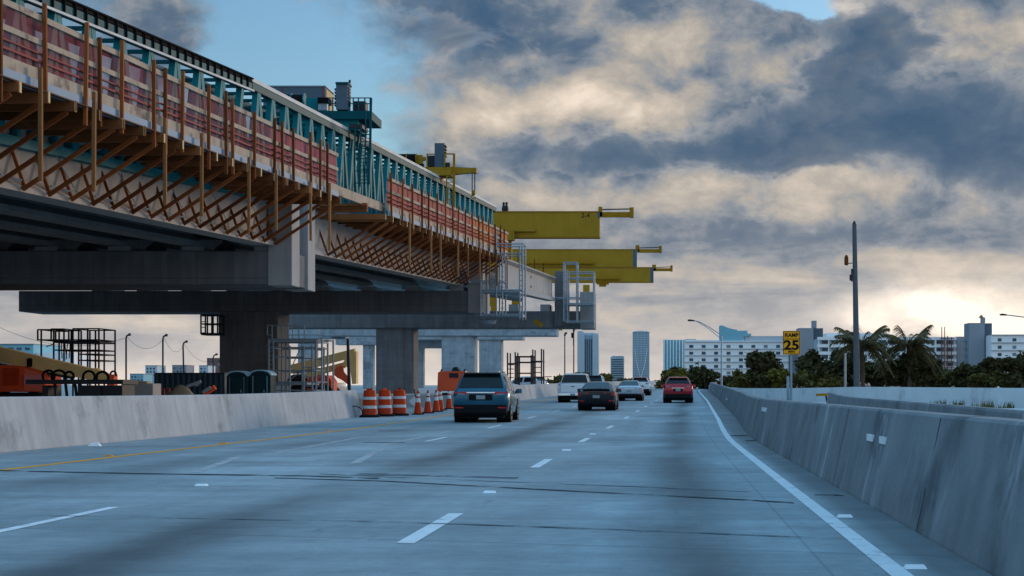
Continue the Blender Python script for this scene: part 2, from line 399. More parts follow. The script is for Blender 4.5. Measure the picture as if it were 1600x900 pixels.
    top = N.m('MAXIMUM', N.sstep(el, R(15), R(34)), N.sstep(N.m('ABSOLUTE', az), R(40), R(75)))
    upper = N.mix(tex, (OVER[0] * .75, OVER[1] * .75, OVER[2] * .75), (OVER[0] * 1.25, OVER[1] * 1.25, OVER[2] * 1.25))
    ccol = N.mix(top, ccol, upper)
    left = N.m('MULTIPLY', N.m('MULTIPLY', N.sstep(az, R(-28), R(-55)), N.sstep(az, R(-165), R(-130))), N.sstep(el, R(45), R(15)))
    ccol = N.mix(N.m('MULTIPLY', left, .55), ccol, (.10, .15, .2))
    back = N.m('MULTIPLY', N.sstep(N.m('ABSOLUTE', az), R(95), R(140)), N.sstep(el, R(42), R(10)))
    ccol = N.mix(N.m('MULTIPLY', back, .8), ccol, (.66, .74, .80))
    # the sunset side: low warm cloud all along the right-hand horizon
    warm = N.m('MULTIPLY', N.m('MULTIPLY', N.sstep(az, R(18), R(45)), N.sstep(az, R(150), R(110))), N.sstep(el, R(38), R(8)))
    ccol = N.mix(N.m('MULTIPLY', warm, .85), ccol, WARM)
    cov = N.m('MAXIMUM', cov, warm)
    cov = N.m('MAXIMUM', cov, N.m('MULTIPLY', top, .85))
    bg2 = N.n('ShaderNodeBackground'); N.link(ccol, bg2.inputs[0]); bg2.inputs[1].default_value = 1.0
    mx = N.n('ShaderNodeMixShader'); N.link(cov, mx.inputs[0]); N.link(bg1.outputs[0], mx.inputs[1]); N.link(bg2.outputs[0], mx.inputs[2])
    N.link(mx.outputs[0], out.inputs[0])
SKY_STRENGTH = .10; SKY_TINT = (1.05, 1.32, 1.62); TEXAMP = 1.35
WARM = (.92, .72, .58)
OVER = (.26, .60, .98)
CLOUD_RAMP = [(.0, (.026, .078, .155)), (.20, (.055, .105, .18)), (.36, (.10, .145, .205)), (.50, (.215, .24, .275)), (.63, (.355, .33, .30)), (.82, (.53, .46, .385)), (1.0, (.76, .64, .53))]
BRIGHT = [ # px, py, sx, sy, amount
    (700, 40, 150, 70, -.22), (860, 150, 230, 75, .20), (760, 130, 60, 22, -.14), (905, 118, 60, 18, -.12), (900, 185, 170, 35, .16),
    (930, 240, 260, 34, -.22), (1300, 215, 170, 80, -.10), (1560, 225, 90, 75, -.10), (1500, 60, 120, 60, .02),
    (1000, 295, 330, 30, .16), (1330, 285, 170, 28, .12), (1060, 375, 150, 22, -.16), (1510, 370, 150, 24, -.14), (1250, 355, 120, 16, -.10),
    (1500, 450, 150, 40, .12), (250, 60, 90, 90, -.12), (950, 450, 250, 60, .06), (1240, 330, 200, 26, .12), (1250, 420, 200, 25, .10), (1060, 70, 120, 55, .14),
    (950, 160, 200, 50, .08), (1180, 300, 330, 32, .06), (1330, 430, 260, 45, .06)]
DARK = [(1385, 58, 75, 50, 1.0), (1300, 110, 60, 40, .55), (1290, 200, 180, 75, .85), (1200, 255, 110, 32, .5), (1570, 225, 100, 85, .85), (1440, 170, 90, 60, .35), (930, 238, 230, 26, .62), (660, 45, 120, 45, .45), (1240, 40, 60, 20, .5), (1110, 150, 60, 30, .1), (1500, 372, 110, 16, .40), (1040, 385, 110, 16, .42), (1130, 140, 80, 60, -.2)]
COVER = [(380, 120, 300, 190, -1.2), (1225, 8, 60, 22, -1.8), (250, 60, 70, 80, .75), (590, 250, 60, 60, -.2), (120, 560, 300, 60, -.35)]
RIM = [(1240, 8, 45, 9, .9), (1490, 500, 120, 28, 1.2, True), (1320, 4, 30, 10, .35), (1495, 500, 230, 52, .40)]
S.view_settings.view_transform = 'Standard'; S.view_settings.look = 'None'; S.view_settings.gamma = 1; S.view_settings.use_curve_mapping = False
S.view_settings.exposure = .25
sky()
try:
    S.cycles.use_denoising = True; S.cycles.max_bounces = 6; S.cycles.diffuse_bounces = 3; S.cycles.glossy_bounces = 3; S.cycles.transparent_max_bounces = 12
except Exception: pass
# ================================================================ ROAD AND RAMP
def strip(name, m, rows, uvs=None, **k):
    """sheet from rows of points"""
    mb = MB(); n = len(rows[0])
    for r in rows: mb.v += [tuple(p) for p in r]
    for i in range(len(rows) - 1):
        for j in range(n - 1): mb.f.append((i * n + j, i * n + j + 1, (i + 1) * n + j + 1, (i + 1) * n + j))
    o = mb.build(name, m, **k)
    if uvs:
        fl = [q for r in uvs for q in r]; l = o.data.uv_layers.new(name='UVMap')
        for lp in o.data.loops: l.data[lp.index].uv = fl[lp.vertex_index]
    return o
def yrange(a, b, st=3.0):
    n = max(2, int((b - a) / st) + 1); return [a + (b - a) * i / (n - 1) for i in range(n)]
def rp(lat, y, dz=0.0): return (lat + xs(y), y, zr(y) + dz)
RL = [(0, 2.15), (40, 2.15), (62, 2.5), (110, 2.9), (185, 3.2), (500, 3.4)]        # foot of the right barrier, metres right of the lens line
LL = [(0, -13.15), (65, -12.9), (78, -12.6), (86, -11.3), (120, -11.1), (500, -11.6)]
ys = yrange(-25, 520, 2.5)
lats = [t / 12 for t in range(13)]
rows, uvs = [], []
for y in ys:
    a, b = poly(LL, max(y, 0)) - .05, poly(RL, max(y, 0)) + .06
    rows.append([rp(lerp(a, b, t), y) for t in lats]); uvs.append([(lerp(a, b, t), y) for t in lats])
structure(strip('road', road_material(), rows, uvs))
strip_ground = MB().face([(-9000, -200, -2.2), (9000, -200, -2.2), (9000, 11000, -2.2), (-9000, 11000, -2.2)])
structure(strip_ground.build('ground', MT['ground']))
# fill under the carriageway down to the ground, and the work site
rows = [[(-140, y, zr(max(y, 0)) - .06), (-60, y, zr(max(y, 0)) - .05), (poly(LL, max(y, 0)) - .05 + xs(y), y, zr(max(y, 0)) - .03)] for y in yrange(-25, 420, 10)]
structure(strip('work_site_ground', MT['site_ground'], rows))
structure(strip('embankment', MT['ground'], [[(poly(RL, y) + xs(y) + .3, y, zr(y) - .1), (poly(RL, y) + xs(y) + 6, y, -2.25)] for y in yrange(215, 515, 10)]))
# painted lines
def line(name, m, lat, y0, y1, w, dz=.004, st=2.0):
    rows = [[rp(lat(y) - w / 2, y, dz), rp(lat(y) + w / 2, y, dz)] for y in yrange(y0, y1, st)]
    return structure(strip(name, m, rows))
EDGE = lambda y: poly([(0, 1.55), (38, 1.55), (60, 1.75), (110, 2.0), (185, 2.05), (500, 2.2)], y)
line('edge_line', MT['line_white'], EDGE, 2, 330, .15)
CEN = lambda y: -2.08 + (0 if y < 30 else min(.5, (y - 30) * .006))
LF = lambda y: -5.76
y = 12.42 - 12.2
while y < 240:
    if y > 0: line('lane_dash', MT['line_white'], CEN, y, y + 3.05, .15, st=1)
    y += 12.2
y = 12.9 - 12.2
while y < 150:
    if y > 0 and not 20 < y < 30: line('lane_dash', MT['line_white'], LF, y, y + 3.4, .12, st=1)
    y += 12.2
line('yellow_line', MT['line_yellow'], lambda y: poly([(0, -10.2), (24, -10.15), (48, -9.85), (110, -9.5), (300, -9.5)], y), 6, 300, .16)
for (a, b, l0, l1) in ((23.2, 29.0, -7.0, -7.9), (29.5, 41, -7.6, -8.0), (26.0, 33, -5.2, -6.0), (34, 46, -6.3, -6.5)):   # ghosts of scrubbed-off lines
    line('scrubbed_line', MT['line_old'], (lambda l0, l1, a, b: lambda y: lerp(l0, l1, (y - a) / (b - a)))(l0, l1, a, b), a, b, .16, .003)
# skewed bridge joints
def joint(pts, w, m='joint', dz=.005):
    rows = []; rj = random.Random(pts[0][1]); gp = []
    for (px, py) in pts:
        Y = H * F / (py - VY); gp.append(((px - VX) * Y / F, Y))
    X = gp[0][0]
    while X < gp[-1][0]:
        Y = poly(gp, X) + rj.uniform(-.012, .012); ww = w * rj.uniform(.6, 1.25)
        rows.append([(X, Y - ww / 2, dz), (X, Y + ww / 2, dz)]); X += .22
    structure(strip('expansion_joint', MT[m], rows))
joint([(-20, 735), (200, 740), (480, 744), (600, 748)], .22)
joint([(430, 747), (600, 752), (900, 768), (1100, 778), (1242, 786)], .15)
MT['joint_soft'] = worn(mat('joint_soft', (.12, .135, .15), .8, var=.4, scale=1.2), 1.1, .38, .60)
joint([(500, 741), (760, 752), (1000, 761), (1210, 771)], .10, 'joint_soft')
joint([(60, 806), (560, 815), (800, 822), (1090, 833), (1370, 845)], .10, 'joint_soft', .006)
joint([(560, 741), (700, 744), (830, 748)], .5, 'joint_soft', .003)
for (lat, yy, w, l) in ((1.88, 18.2, .30, .11), (2.0, 18.1, .12, .13), (1.92, 42, .5, 1.1), (2.1, 37.8, .4, .9), (-8.2, 46.5, .9, .35), (-6.6, 36.5, 1.0, .3)):
    mb = MB(); mb.face([rp(lat - w / 2, yy - l / 2, .003), rp(lat + w / 2, yy - l / 2 * .7, .003), rp(lat + w / 2 * .8, yy + l / 2, .003), rp(lat - w / 2, yy + l / 2 * .8, .003)])
    structure(mb.build('tar_patch', MT['joint']))

# reflective road studs: each a thing
stud_pos = [(765, 770, 'w', 'white road stud past the nearest white lane dash'), (315, 759, 'w', 'white road stud lying alone in the second lane from the left'),
            (1320, 808, 'w', 'white road stud at the foot of the right barrier, farther one on the shoulder'), (1430, 888, 'w', 'white road stud on the right shoulder nearest to the lens'),
            (170, 713, 'a', 'amber road stud on the yellow line nearest to the lens'), (348, 693, 'a', 'amber road stud, middle one of those on the yellow line'),
            (510, 673, 'a', 'amber road stud on the yellow line near the drums'), (885, 704, 'w', 'small white road stud after the second lane dash'), (926, 679, 'w', 'tiny white road stud after the third lane dash')]
for px, py, c, lb in stud_pos:
    Y = H * F / (py - VY); X = (px - VX) * Y / F; z = zr(Y)
    s = 1.0 if Y < 30 else 1.25
    b = MB(); b.loft([[(-.075 * s, -.06 * s, 0), (.075 * s, -.06 * s, 0), (.075 * s, .06 * s, 0), (-.075 * s, .06 * s, 0)], [(-.06 * s, -.03 * s, .024), (.06 * s, -.03 * s, .024), (.06 * s, .03 * s, .024), (-.06 * s, .03 * s, .024)]])
    o = b.build('road_stud', MT['reflector_white' if c == 'w' else 'reflector_amber']); o.location = (X, Y, z + .001)
    tag(o, lb, 'road stud', 'reflective studs on the road')

# ================================================================ BARRIERS
def barrier(name, path, prof, m, label, z0=lambda y: zr(y), joints=6.0, group=None, cat='barrier', gap=.02):
    """cast in lengths: path = list of (x, y) points; prof = [(offset to the right, height)] closed outline"""
    pts = [Vector((x, y, z0(y))) for x, y in path]
    rings, seg = [], []
    rings_all = []
    for i, p in enumerate(pts):
        d = (pts[min(i + 1, len(pts) - 1)] - pts[max(i - 1, 0)]); n = Vector((d.y, -d.x, 0)).normalized()
        rings_all.append([p + n * a + Vector((0, 0, h)) for a, h in prof])
    b = MB(); b.loft(rings_all)
    o = b.build(name, m)
    # open joints between the cast lengths
    acc = 0.0; face = [q for q in prof if q[1] > -.01]
    for i in range(1, len(pts) - 1):
        acc += (pts[i] - pts[i - 1]).length
        if acc >= joints and 5 < pts[i].y < 130:
            acc = 0; d = (pts[i + 1] - pts[i - 1]).normalized(); n = Vector((d.y, -d.x, 0)).normalized(); g = MB(); lo, hi = [q for q in face][0], [q for q in face][1]
            if abs(hi[0]) > abs(lo[0]) and lo[0] < 0: lo, hi = face[-1], face[-2]
            s = -.004 if lo[0] >= 0 else .004
            g.face([pts[i] + n * (lo[0] + s) + Vector((0, 0, lo[1])) + d * e for e in (-.012, .012)] + [pts[i] + n * (hi[0] + s) + Vector((0, 0, hi[1])) + d * e for e in (.012, -.012)])
            g.build('joint_gap', MT['joint'], o)
    return tag(o, label, cat, group)
PR = [(0, -.05), (0, .02), (.21, .985), (.235, 1.01), (.45, 1.01), (.475, .985), (.68, .02), (.68, -.05)]
PL = [(-a, h * 1.08) for a, h in PR][::-1]
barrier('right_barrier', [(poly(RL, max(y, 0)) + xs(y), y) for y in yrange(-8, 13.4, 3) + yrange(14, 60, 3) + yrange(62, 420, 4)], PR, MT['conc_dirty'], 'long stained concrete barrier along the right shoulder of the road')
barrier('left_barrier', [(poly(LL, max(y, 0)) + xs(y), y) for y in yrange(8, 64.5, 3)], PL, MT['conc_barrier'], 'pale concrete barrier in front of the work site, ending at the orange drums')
barrier('left_barrier', [(poly(LL, y) + xs(y), y) for y in yrange(86, 190, 4) + yrange(193, 420, 4)], PL, MT['conc_barrier'], 'concrete barrier beyond the dark SUV that bends across behind the cars')
GI = [(13.5, 2.98), (25, 3.72), (42, 4.8), (60, 6.1)]
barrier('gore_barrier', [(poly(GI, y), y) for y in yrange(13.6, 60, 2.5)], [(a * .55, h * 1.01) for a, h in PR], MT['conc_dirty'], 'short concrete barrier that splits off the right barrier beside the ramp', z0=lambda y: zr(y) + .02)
RO = [(40, 25.5), (75, 17.2), (85, 14.3), (95, 11.75), (112, 9.15), (150, 7.0), (200, 5.8), (260, 6.4)]
def ro_z(y): return poly([(40, .25), (75, .35), (95, .46), (112, .40), (150, .45), (200, .75), (260, 1.3)], y)
barrier('ramp_wall', [(poly(RO, y), y) for y in yrange(40, 260, 4)], [(0, -.05), (.02, .98), (.28, .98), (.30, -.05)], MT['conc_ramp'], 'low pale concrete wall on the far side of the ramp, in front of the trees', z0=ro_z, cat='wall')
rows = []
for yy in yrange(-8, 260, 4):
    a = poly(RL, max(yy, 0)) + xs(yy) + .5; b = max(poly(RO, yy) if yy > 40 else 26 + (40 - yy) * .2, a + .3)
    z1 = ro_z(yy) if yy > 40 else .2
    rows.append([(lerp(a, b, t), yy, lerp(zr(max(yy, 0)) + (.0 if yy > 14 else 0), z1, t)) for t in (0, .25, .5, .75, 1)])
structure(strip('ramp_pavement', MT['conc_ramp'], rows))
structure(strip('ramp_embankment', MT['ground'], [[(poly(RO, y) + .3, y, ro_z(y) - .1), (poly(RO, y) + 7, y, -2.21)] for y in yrange(40, 260, 10)]))
# weeds along the ramp wall
random.seed(5)
for i, (px, yy) in enumerate(((1470, 83), (1500, 81), (1548, 78), (1590, 76), (1308, 97))):
    b = MB(); c = Vector((poly(RO, yy) - .25, yy, ro_z(yy)))
    for k in range(60):
        a = random.uniform(0, 6.28); r = random.uniform(0, .55); p = c + Vector((r * math.cos(a) * 1.5, r * .3 * math.sin(a), 0)); h = random.uniform(.12, .42); l = random.uniform(-.15, .15)
        b.face([p, p + Vector((.05, 0, 0)), p + Vector((l + .02, 0, h))])
    tag(b.build('weed_tuft', MT['leaf_mid']), ['scrubby weeds growing at the foot of the ramp wall, leftmost of the big tufts', 'scrubby weeds at the foot of the ramp wall, second big tuft', 'small weeds at the foot of the ramp wall right of the big tufts', 'weeds at the foot of the ramp wall by the right edge of the photo', 'lone weed tuft on the ramp near the tall concrete pole'][i], 'weeds', 'weeds along the ramp wall')
# little posted T marker in the gore
t = thing('gore_marker', 'low dark T-shaped marker standing behind the right barrier in the gore', 'marker', at(1292, 633, 62))
MB().bar(at(1294, 634, 62), at(1290, 617, 62), .07, .07).build('post', MT['dark_steel'], t)
MB().bar(at(1275, 617, 62), at(1297, 616.4, 62), .08, .10).build('crossbar', MT['yellow_dark'], t)
# reflector plates and stains on the barriers
def plate(px, py, lat_on, w, h, m, lb, grp):
    h *= .75; w *= 1.3
    # on the sloping road face of the right barrier
    for Yk in [k * .25 for k in range(24, 900)]:
        X = poly(RL, Yk) + xs(Yk) + .16
        if VX + X * F / Yk <= px: break
    z = H + (VY - py) * Yk / F
    z = zr(Yk) + min(.93, max(.4, z - zr(Yk)))
    fx = poly([(.02, .0), (.985, .21)], z - zr(Yk)) + poly(RL, Yk) + xs(Yk)
    b = MB(); b.box(fx - .022, fx + .01, Yk - w / 2, Yk + w / 2, z - h / 2, z + h / 2)
    tag(b.build('barrier_reflector', MT[m]), lb, 'reflector', grp)
plate(1366, 684, 0, .35, .10, 'reflector_white', 'white reflector on the right barrier, nearest to the lens', 'white reflectors on the right barrier')
plate(1383, 688, 0, .3, .10, 'reflector_white', 'white reflector on the right barrier, second one close to the nearest', 'white reflectors on the right barrier')
plate(1195, 640, 0, 1.2, .12, 'reflector_white', 'white reflector in the middle of the right barrier', 'white reflectors on the right barrier')
plate(1138, 625, 0, 1.8, .12, 'reflector_white', 'small white reflector on the far part of the right barrier', 'white reflectors on the right barrier')
plate(1116, 614, 0, 2.0, .12, 'reflector_white', 'tiny white reflector at the far end of the right barrier', 'white reflectors on the right barrier')
Yb = 41.0; xb = poly(LL, Yb) - .18
tag(MB().box(xb - .02, xb + .03, Yb - .12, Yb + .12, .72, .84).build('barrier_reflector', MT['reflector_amber']), 'amber reflector on the pale barrier of the work site', 'reflector')
Yb = 33.0
o = MB().loft([[(-.12, -.1, 0), (.14, -.08, 0), (.12, .1, 0), (-.1, .09, 0)], [(-.06, -.05, .07), (.08, -.06, .09), (.05, .05, .08), (-.05, .04, .06)]]).build('litter', MT['litter_white']); o.location = (-12.55, 34.3, .0)
tag(o, 'crumpled white litter at the foot of the pale barrier', 'litter')
# loop of cable by the drums
b = MB(); c0 = at(556, 650, 63.2)
b.tube([c0 + Vector((.32 * math.cos(a) - .05, 0, .28 * math.sin(a) + .12)) for a in [R(k) for k in range(-30, 230, 14)]], .022, 6)
b.tube([c0 + Vector((.25, 0, -.05)), c0 + Vector((.55, -.1, -.18)), c0 + Vector((.9, -.25, -.2)), c0 + Vector((1.2, -.1, -.2))], .02, 6)
tag(b.build('cable_loop', MT['black'], origin=c0), 'loop of black cable hanging on the end of the pale barrier beside the drums', 'cable')

# ================================================================ OVERPASS
def Xg(Y): return -17.5 + .058 * (Y - 71)          # tip of the fascia girder's bottom flange
def Zg(Y): return 7.74 + .027 * (Y - 71)
def op(o, dz, Y): return (Xg(Y) + o, Y, Zg(Y) + dz)
GP = [(0, 0), (0, .18), (-.30, .42), (-.36, .46), (-.36, 1.92), (.02, 2.10), (.02, 2.20), (-.98, 2.20), (-.98, 2.10), (-.60, 1.92), (-.60, .46), (-.66, .42), (-.96, .18), (-.96, 0)]
def girder(name, m, par, off, y0, y1, dz=0, f=op, prof=GP, sy=1.0):
    b = MB(); b.loft([[f(off + a, dz + h * sy, y) for a, h in prof] for y in (y0, y1)])
    return b.build(name, m, par)
spans = [(24, 70.0, 'near overpass span of concrete girders and deck over the left side of the road'), (74.6, 114.8, 'second overpass span of concrete girders and deck, between the two nearest pier caps')]
for y0, y1, lb in spans:
    t = thing('overpass_span', lb, 'bridge span', op(-10, 0, (y0 + y1) / 2), group='spans of the overpass')
    for k in range(12): girder('girder', MT['conc_girder' if k == 0 else 'conc_shaded'], t, -3.3 * k, y0, y1)
    MB().loft([[op(a, h, y) for a, h in ((.3, 2.23), (.3, 2.5), (-42, 2.5), (-42, 2.23))] for y in (y0 - (0 if y0 < 30 else 2.5), y1 + 2.2)]).build('deck_slab', MT['conc_shaded'], t)  # slab's unseen left side made extra wide to darken the underside
    for yy in (y0 + .3, (y0 + y1) / 2, y1 - .5):
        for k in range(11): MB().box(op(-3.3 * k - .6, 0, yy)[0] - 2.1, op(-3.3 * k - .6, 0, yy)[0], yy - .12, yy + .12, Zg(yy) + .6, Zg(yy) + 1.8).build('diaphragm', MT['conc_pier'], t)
# white edge of the slab seen in the opening between the two timber forms
# the third span: bare girders
def Xh(Y): return -12.45 + .024 * (Y - 119.5)
def Zh(Y): return 8.95 + .036 * (Y - 119.5)
def oph(o, dz, Y): return (Xh(Y) + o, Y, Zh(Y) + dz)
for k in range(7):
    t = girder('bridge_girder', MT['conc_light' if k == 0 else 'conc_shaded'], None, -3.4 * k, 119.2, 161.5, f=oph, sy=1.12)
    tag(t, ['bare pale concrete girder on the outer edge of the unfinished third span', 'bare girder of the unfinished third span, hidden behind the outer one'][min(k, 1)], 'girder', 'bare girders of the third span')
    if k == 0:
        for yy in (133, 146, 154): MB().tube([oph(-.5, 2.45, yy), oph(-.5, 3.6, yy)], .05, 6).build('safety_post', MT['wood_red'], t)
        for (px, py) in ((822, 433), (822, 448)):
            yy = 119.5 + 22; MB().tube([(Xh(yy) - .37, yy, H + (VY - py) * yy / F), (Xh(yy) - .30, yy, H + (VY - py) * yy / F)], .11, 8).build('bolt_hole', MT['black'], t)
# piers
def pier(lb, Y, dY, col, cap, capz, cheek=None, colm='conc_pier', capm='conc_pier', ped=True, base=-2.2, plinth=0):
    """col=(px0,px1) column front face; cap=(X left, X right) ; capz=(bottom, top)"""
    x0, x1 = (at(col[0], 0, Y).x, at(col[1], 0, Y).x) if col else (-36.0, -31.75)
    t = thing('bridge_pier', lb, 'bridge pier', ((x0 + x1) / 2, Y + dY / 2, zr(Y)), group='piers of the overpass')
    c = MB(); ch = .12
    c.loft([[(x0 + ch, Y + .4, z), (x1 - ch, Y + .4, z), (x1, Y + .4 + ch, z), (x1, Y + dY - .4 - ch, z), (x1 - ch, Y + dY - .4, z), (x0 + ch, Y + dY - .4, z), (x0, Y + dY - .4 - ch, z), (x0, Y + .4 + ch, z)] for z in (base, capz[0])])
    c.build('column', MT[colm], t)
    # recessed face panel of the column, as cast
    q = (x1 - x0) * .24
    MB().box(x0 + q, x1 - q, Y + .34, Y + .398, base, capz[0] - .003).build('face_panel', MT[colm], t)
    b = MB(); X0, X1 = cap; zb, zt = capz
    b.loft([[(X0, Y, zb + .0), (X1, Y, zb), (X1, Y, zt), (X0, Y, zt)], [(X0, Y + dY, zb), (X1, Y + dY, zb), (X1, Y + dY, zt), (X0, Y + dY, zt)]])
    b.build('cap_beam', MT[capm], t, bevel=.05)
    if ped:
        k = 0
        while True:
            xx = (Xg(Y) - .5 - 3.3 * k)
            if xx < X0 + 1 or k > 8: break
            top = Zg(Y) - .02
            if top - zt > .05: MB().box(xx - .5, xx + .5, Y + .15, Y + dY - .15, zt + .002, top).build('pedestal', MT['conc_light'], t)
            k += 1
    if cheek:
        cx0, cx1, cz = cheek; g = (dY) / 3
        ck = MB()
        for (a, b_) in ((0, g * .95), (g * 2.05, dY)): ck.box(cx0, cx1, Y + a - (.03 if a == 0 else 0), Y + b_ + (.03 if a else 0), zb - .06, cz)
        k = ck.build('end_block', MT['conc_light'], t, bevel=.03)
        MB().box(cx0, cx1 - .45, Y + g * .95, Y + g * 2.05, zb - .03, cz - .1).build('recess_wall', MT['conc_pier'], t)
        for i in range(4):
            zz = lerp(zb + .5, cz - .6, i / 3); MB().box(cx1 - .45, cx1 - .40, Y + g * 1.15, Y + g * 1.35, zz - .1, zz + .1).build('anchor_plate', MT['reflector_white'], t)
    return t
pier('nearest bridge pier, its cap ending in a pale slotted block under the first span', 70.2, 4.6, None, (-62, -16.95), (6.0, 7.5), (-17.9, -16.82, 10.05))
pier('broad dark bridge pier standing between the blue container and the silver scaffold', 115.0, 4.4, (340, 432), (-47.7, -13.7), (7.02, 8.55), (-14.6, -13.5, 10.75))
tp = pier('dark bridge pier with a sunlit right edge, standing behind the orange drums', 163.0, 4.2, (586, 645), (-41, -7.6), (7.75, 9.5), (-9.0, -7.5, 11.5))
MB().box(at(867, 0, 163).x, at(883, 0, 163).x, 162.6, 166.0, 7.9, H + (VY - 424) * 163 / F).build('girder_stop', MT['conc_pier'], tp, bevel=.04)
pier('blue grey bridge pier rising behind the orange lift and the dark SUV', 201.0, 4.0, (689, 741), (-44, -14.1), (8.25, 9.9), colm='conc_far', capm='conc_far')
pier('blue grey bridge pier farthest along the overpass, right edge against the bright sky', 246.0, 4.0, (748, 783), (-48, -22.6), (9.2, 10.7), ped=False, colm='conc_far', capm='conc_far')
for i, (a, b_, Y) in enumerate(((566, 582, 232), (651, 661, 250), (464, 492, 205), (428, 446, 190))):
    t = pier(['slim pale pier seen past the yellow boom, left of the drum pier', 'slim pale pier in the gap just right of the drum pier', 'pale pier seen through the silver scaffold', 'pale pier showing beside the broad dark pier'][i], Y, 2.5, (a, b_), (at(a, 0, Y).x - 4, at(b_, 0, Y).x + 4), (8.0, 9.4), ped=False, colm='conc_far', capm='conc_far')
MT['beam_pale'] = mat('beam_pale', (.42, .48, .54), .7, var=.1, scale=.3)
o = MB().box(-52, at(868, 0, 262).x, 262, 264, H + (610 - 526) * 262 / F, H + (610 - 516.5) * 262 / F).build('cross_beam', MT['beam_pale']); tag(o, 'long pale blue cross beam low behind the pier caps', 'beam')
t = thing('beam_trestle', 'pale trestle legs carrying the far end of the low cross beam', 'trestle', (-46, 263, 2))
for xx in (-50, -47, -44): MB().box(xx - .3, xx + .3, 262.3, 263.6, -2.2, H + (610 - 526) * 262 / F - .003).build('leg', MT['beam_pale'], t)

# ================================================================ TIMBER OVERHANG FORMS
def formwork(y0, y1, lb, fst, legs, posts, netm, netm2, cut):
    t = thing('overhang_formwork', lb, 'formwork', op(2, 1, (y0 + y1) / 2), group='timber forms along the deck edge')
    B = lambda name, m: None
    step = 1.6; ys_ = []
    y = fst
    while y < y1 - .3: ys_.append(y); y += step
    rng = random.Random(int(y0))
    y_proto = ys_[0]
    def rep(make, name, mtl, Y_list, jit=0.0):
        """first copy is modelled, the rest are linked copies along the girder"""
        first = make(Y_list[0]).build(name, mtl, t)
        for yy in Y_list[1:]:
            c = first.copy(); COL.objects.link(c); c.parent = t
            c.location = Vector((Xg(yy) - Xg(Y_list[0]), yy - Y_list[0], Zg(yy) - Zg(Y_list[0]))) + Vector((rng.uniform(-jit, jit), 0, rng.uniform(-jit, jit) * .5))
        return first
    P = lambda o, dz, yy: Vector(op(o, dz, yy))
    js = rep(lambda yy: MB().bar(P(-.3, 2.0, yy), P(2.98, 2.0, yy), .11, .28), 'joist', MT['wood'], ys_, .05)
    rep(lambda yy: MB().bar(P(2.982, 2.0, yy), P(3.0, 2.0, yy), .112, .282), 'joist_end', MT['wood_end'], ys_)
    rep(lambda yy: MB().bar(P(.06, .06, yy), P(2.75, 1.84, yy), .09, .12), 'kicker', MT['wood_red'], ys_, .03)
    rep(lambda yy: MB().bar(P(.04, .10, yy + .12), P(-.62, 2.0, yy + .12), .07, .09), 'web_strut', MT['wood_red'], ys_, .02)
    rep(lambda yy: MB().tube([P(-.3, 1.75, yy + .8), P(.15, .45, yy + 1.6)], .022, 6), 'tie_rod', MT['galv'], ys_[::3])
    rep(lambda yy: MB().tube([P(.1, .34, yy + .1), P(.12, .31, yy + 1.35)], .03, 6), 'spacer_rod', MT['galv'], ys_[::2])
    L = lambda o0, o1, z0, z1: MB().loft([[op(o0, z0, y), op(o1, z0, y), op(o1, z1, y), op(o0, z1, y)] for y in (y0, y1)])
    L(.3, 2.9, 2.145, 2.18).build('soffit_board', MT['ply'], t)
    L(2.70, 2.76, 2.14, 2.44).build('edge_form', MT['deck_metal'], t)
    L(2.66, 2.72, 2.45, 2.76).build('bottom_board', MT['board'], t)
    L(2.70, 2.76, 2.91, 2.97).build('red_rail', MT['maroon_rail'], t)
    L(2.70, 2.76, 3.13, 3.17).build('red_rail', MT['maroon_rail'], t)
    L(2.70, 2.76, 3.38, 3.53).build('middle_board', MT['board'], t)
    L(2.70, 2.76, 4.02, 4.18).build('top_board', MT['board'], t)
    # guard netting: maroon cloth, thinner (see-through) on the near part
    ns = [(y0, cut[0], netm), (cut[0], y1, netm2)]
    for a, b_, m in ns:
        if b_ - a < .5: continue
        rows = []
        for yy in yrange(a, b_, .8):
            rows.append([Vector(op(2.66 + rng.uniform(-.03, .03), z, yy)) for z in (2.78, 3.0, 3.35, 3.8, 4.12)])
        strip('guard_net', m, rows, parent=t)
    pst = posts
    for yy in pst: j = lambda a: rng.uniform(-a, a); MB().bar(P(2.84 + j(.02), 1.70 + j(.18), yy), P(2.84 + j(.03), 4.38 + j(.14), yy + j(.10)), .10, .09).build('post', MT['wood_red'], t)
    for yy in legs: MB().bar(P(2.95, -.12 + j(.22), yy + j(.06)), P(2.95, 2.5 + j(.2), yy), .095, .10).build('hanging_leg', MT['wood_leg'], t)
    return t
def net_mat(name, col, a):
    m = mat(name, col, .85, var=.25, scale=.9); N = NT(m.node_tree); b = m.node_tree.nodes['Principled BSDF']
    src = N.n('ShaderNodeNewGeometry').outputs['Position']
    k = N.noise(src, .8, 4, .6)
    N.link(N.m('MULTIPLY_ADD', N.m('SUBTRACT', k, .5), .7, a, clamp=True), b.inputs['Alpha'])
    return m
MT['net_thin'] = net_mat('net_thin', (.19, .04, .045), .68)
MT['net_thick'] = net_mat('net_thick', (.30, .085, .10), .88)
K = 45058.
st = lambda px: K / (1150 - px)
posts1 = []
y = 29.0
while y < 70: posts1.append(y); y += 2.45
for k in (44.0, 49.0, 54.6, 61.2, 66.5): posts1.append(k + .62)
legs1 = [28.5, 33, 36, st(43), st(126), st(235), st(292), st(365), st(407), st(460), st(490)]
formwork(27, 70.4, 'long timber form with thin maroon netting on the near span', 28.3, legs1, posts1, MT['net_thin'], MT['net_thick'], (60.5,))
posts2 = []; y = 80.3
while y < 118.3: posts2.append(y); y += 2.45 if len(posts2) % 4 else 1.6
st2 = lambda px: (1150 - 575) * 78.3 / (1150 - px)
legs2 = [84.0, 89.5, 92.2, 97.6, 101, 105.2, 109.1, 112.0, 114.6, 116.7]
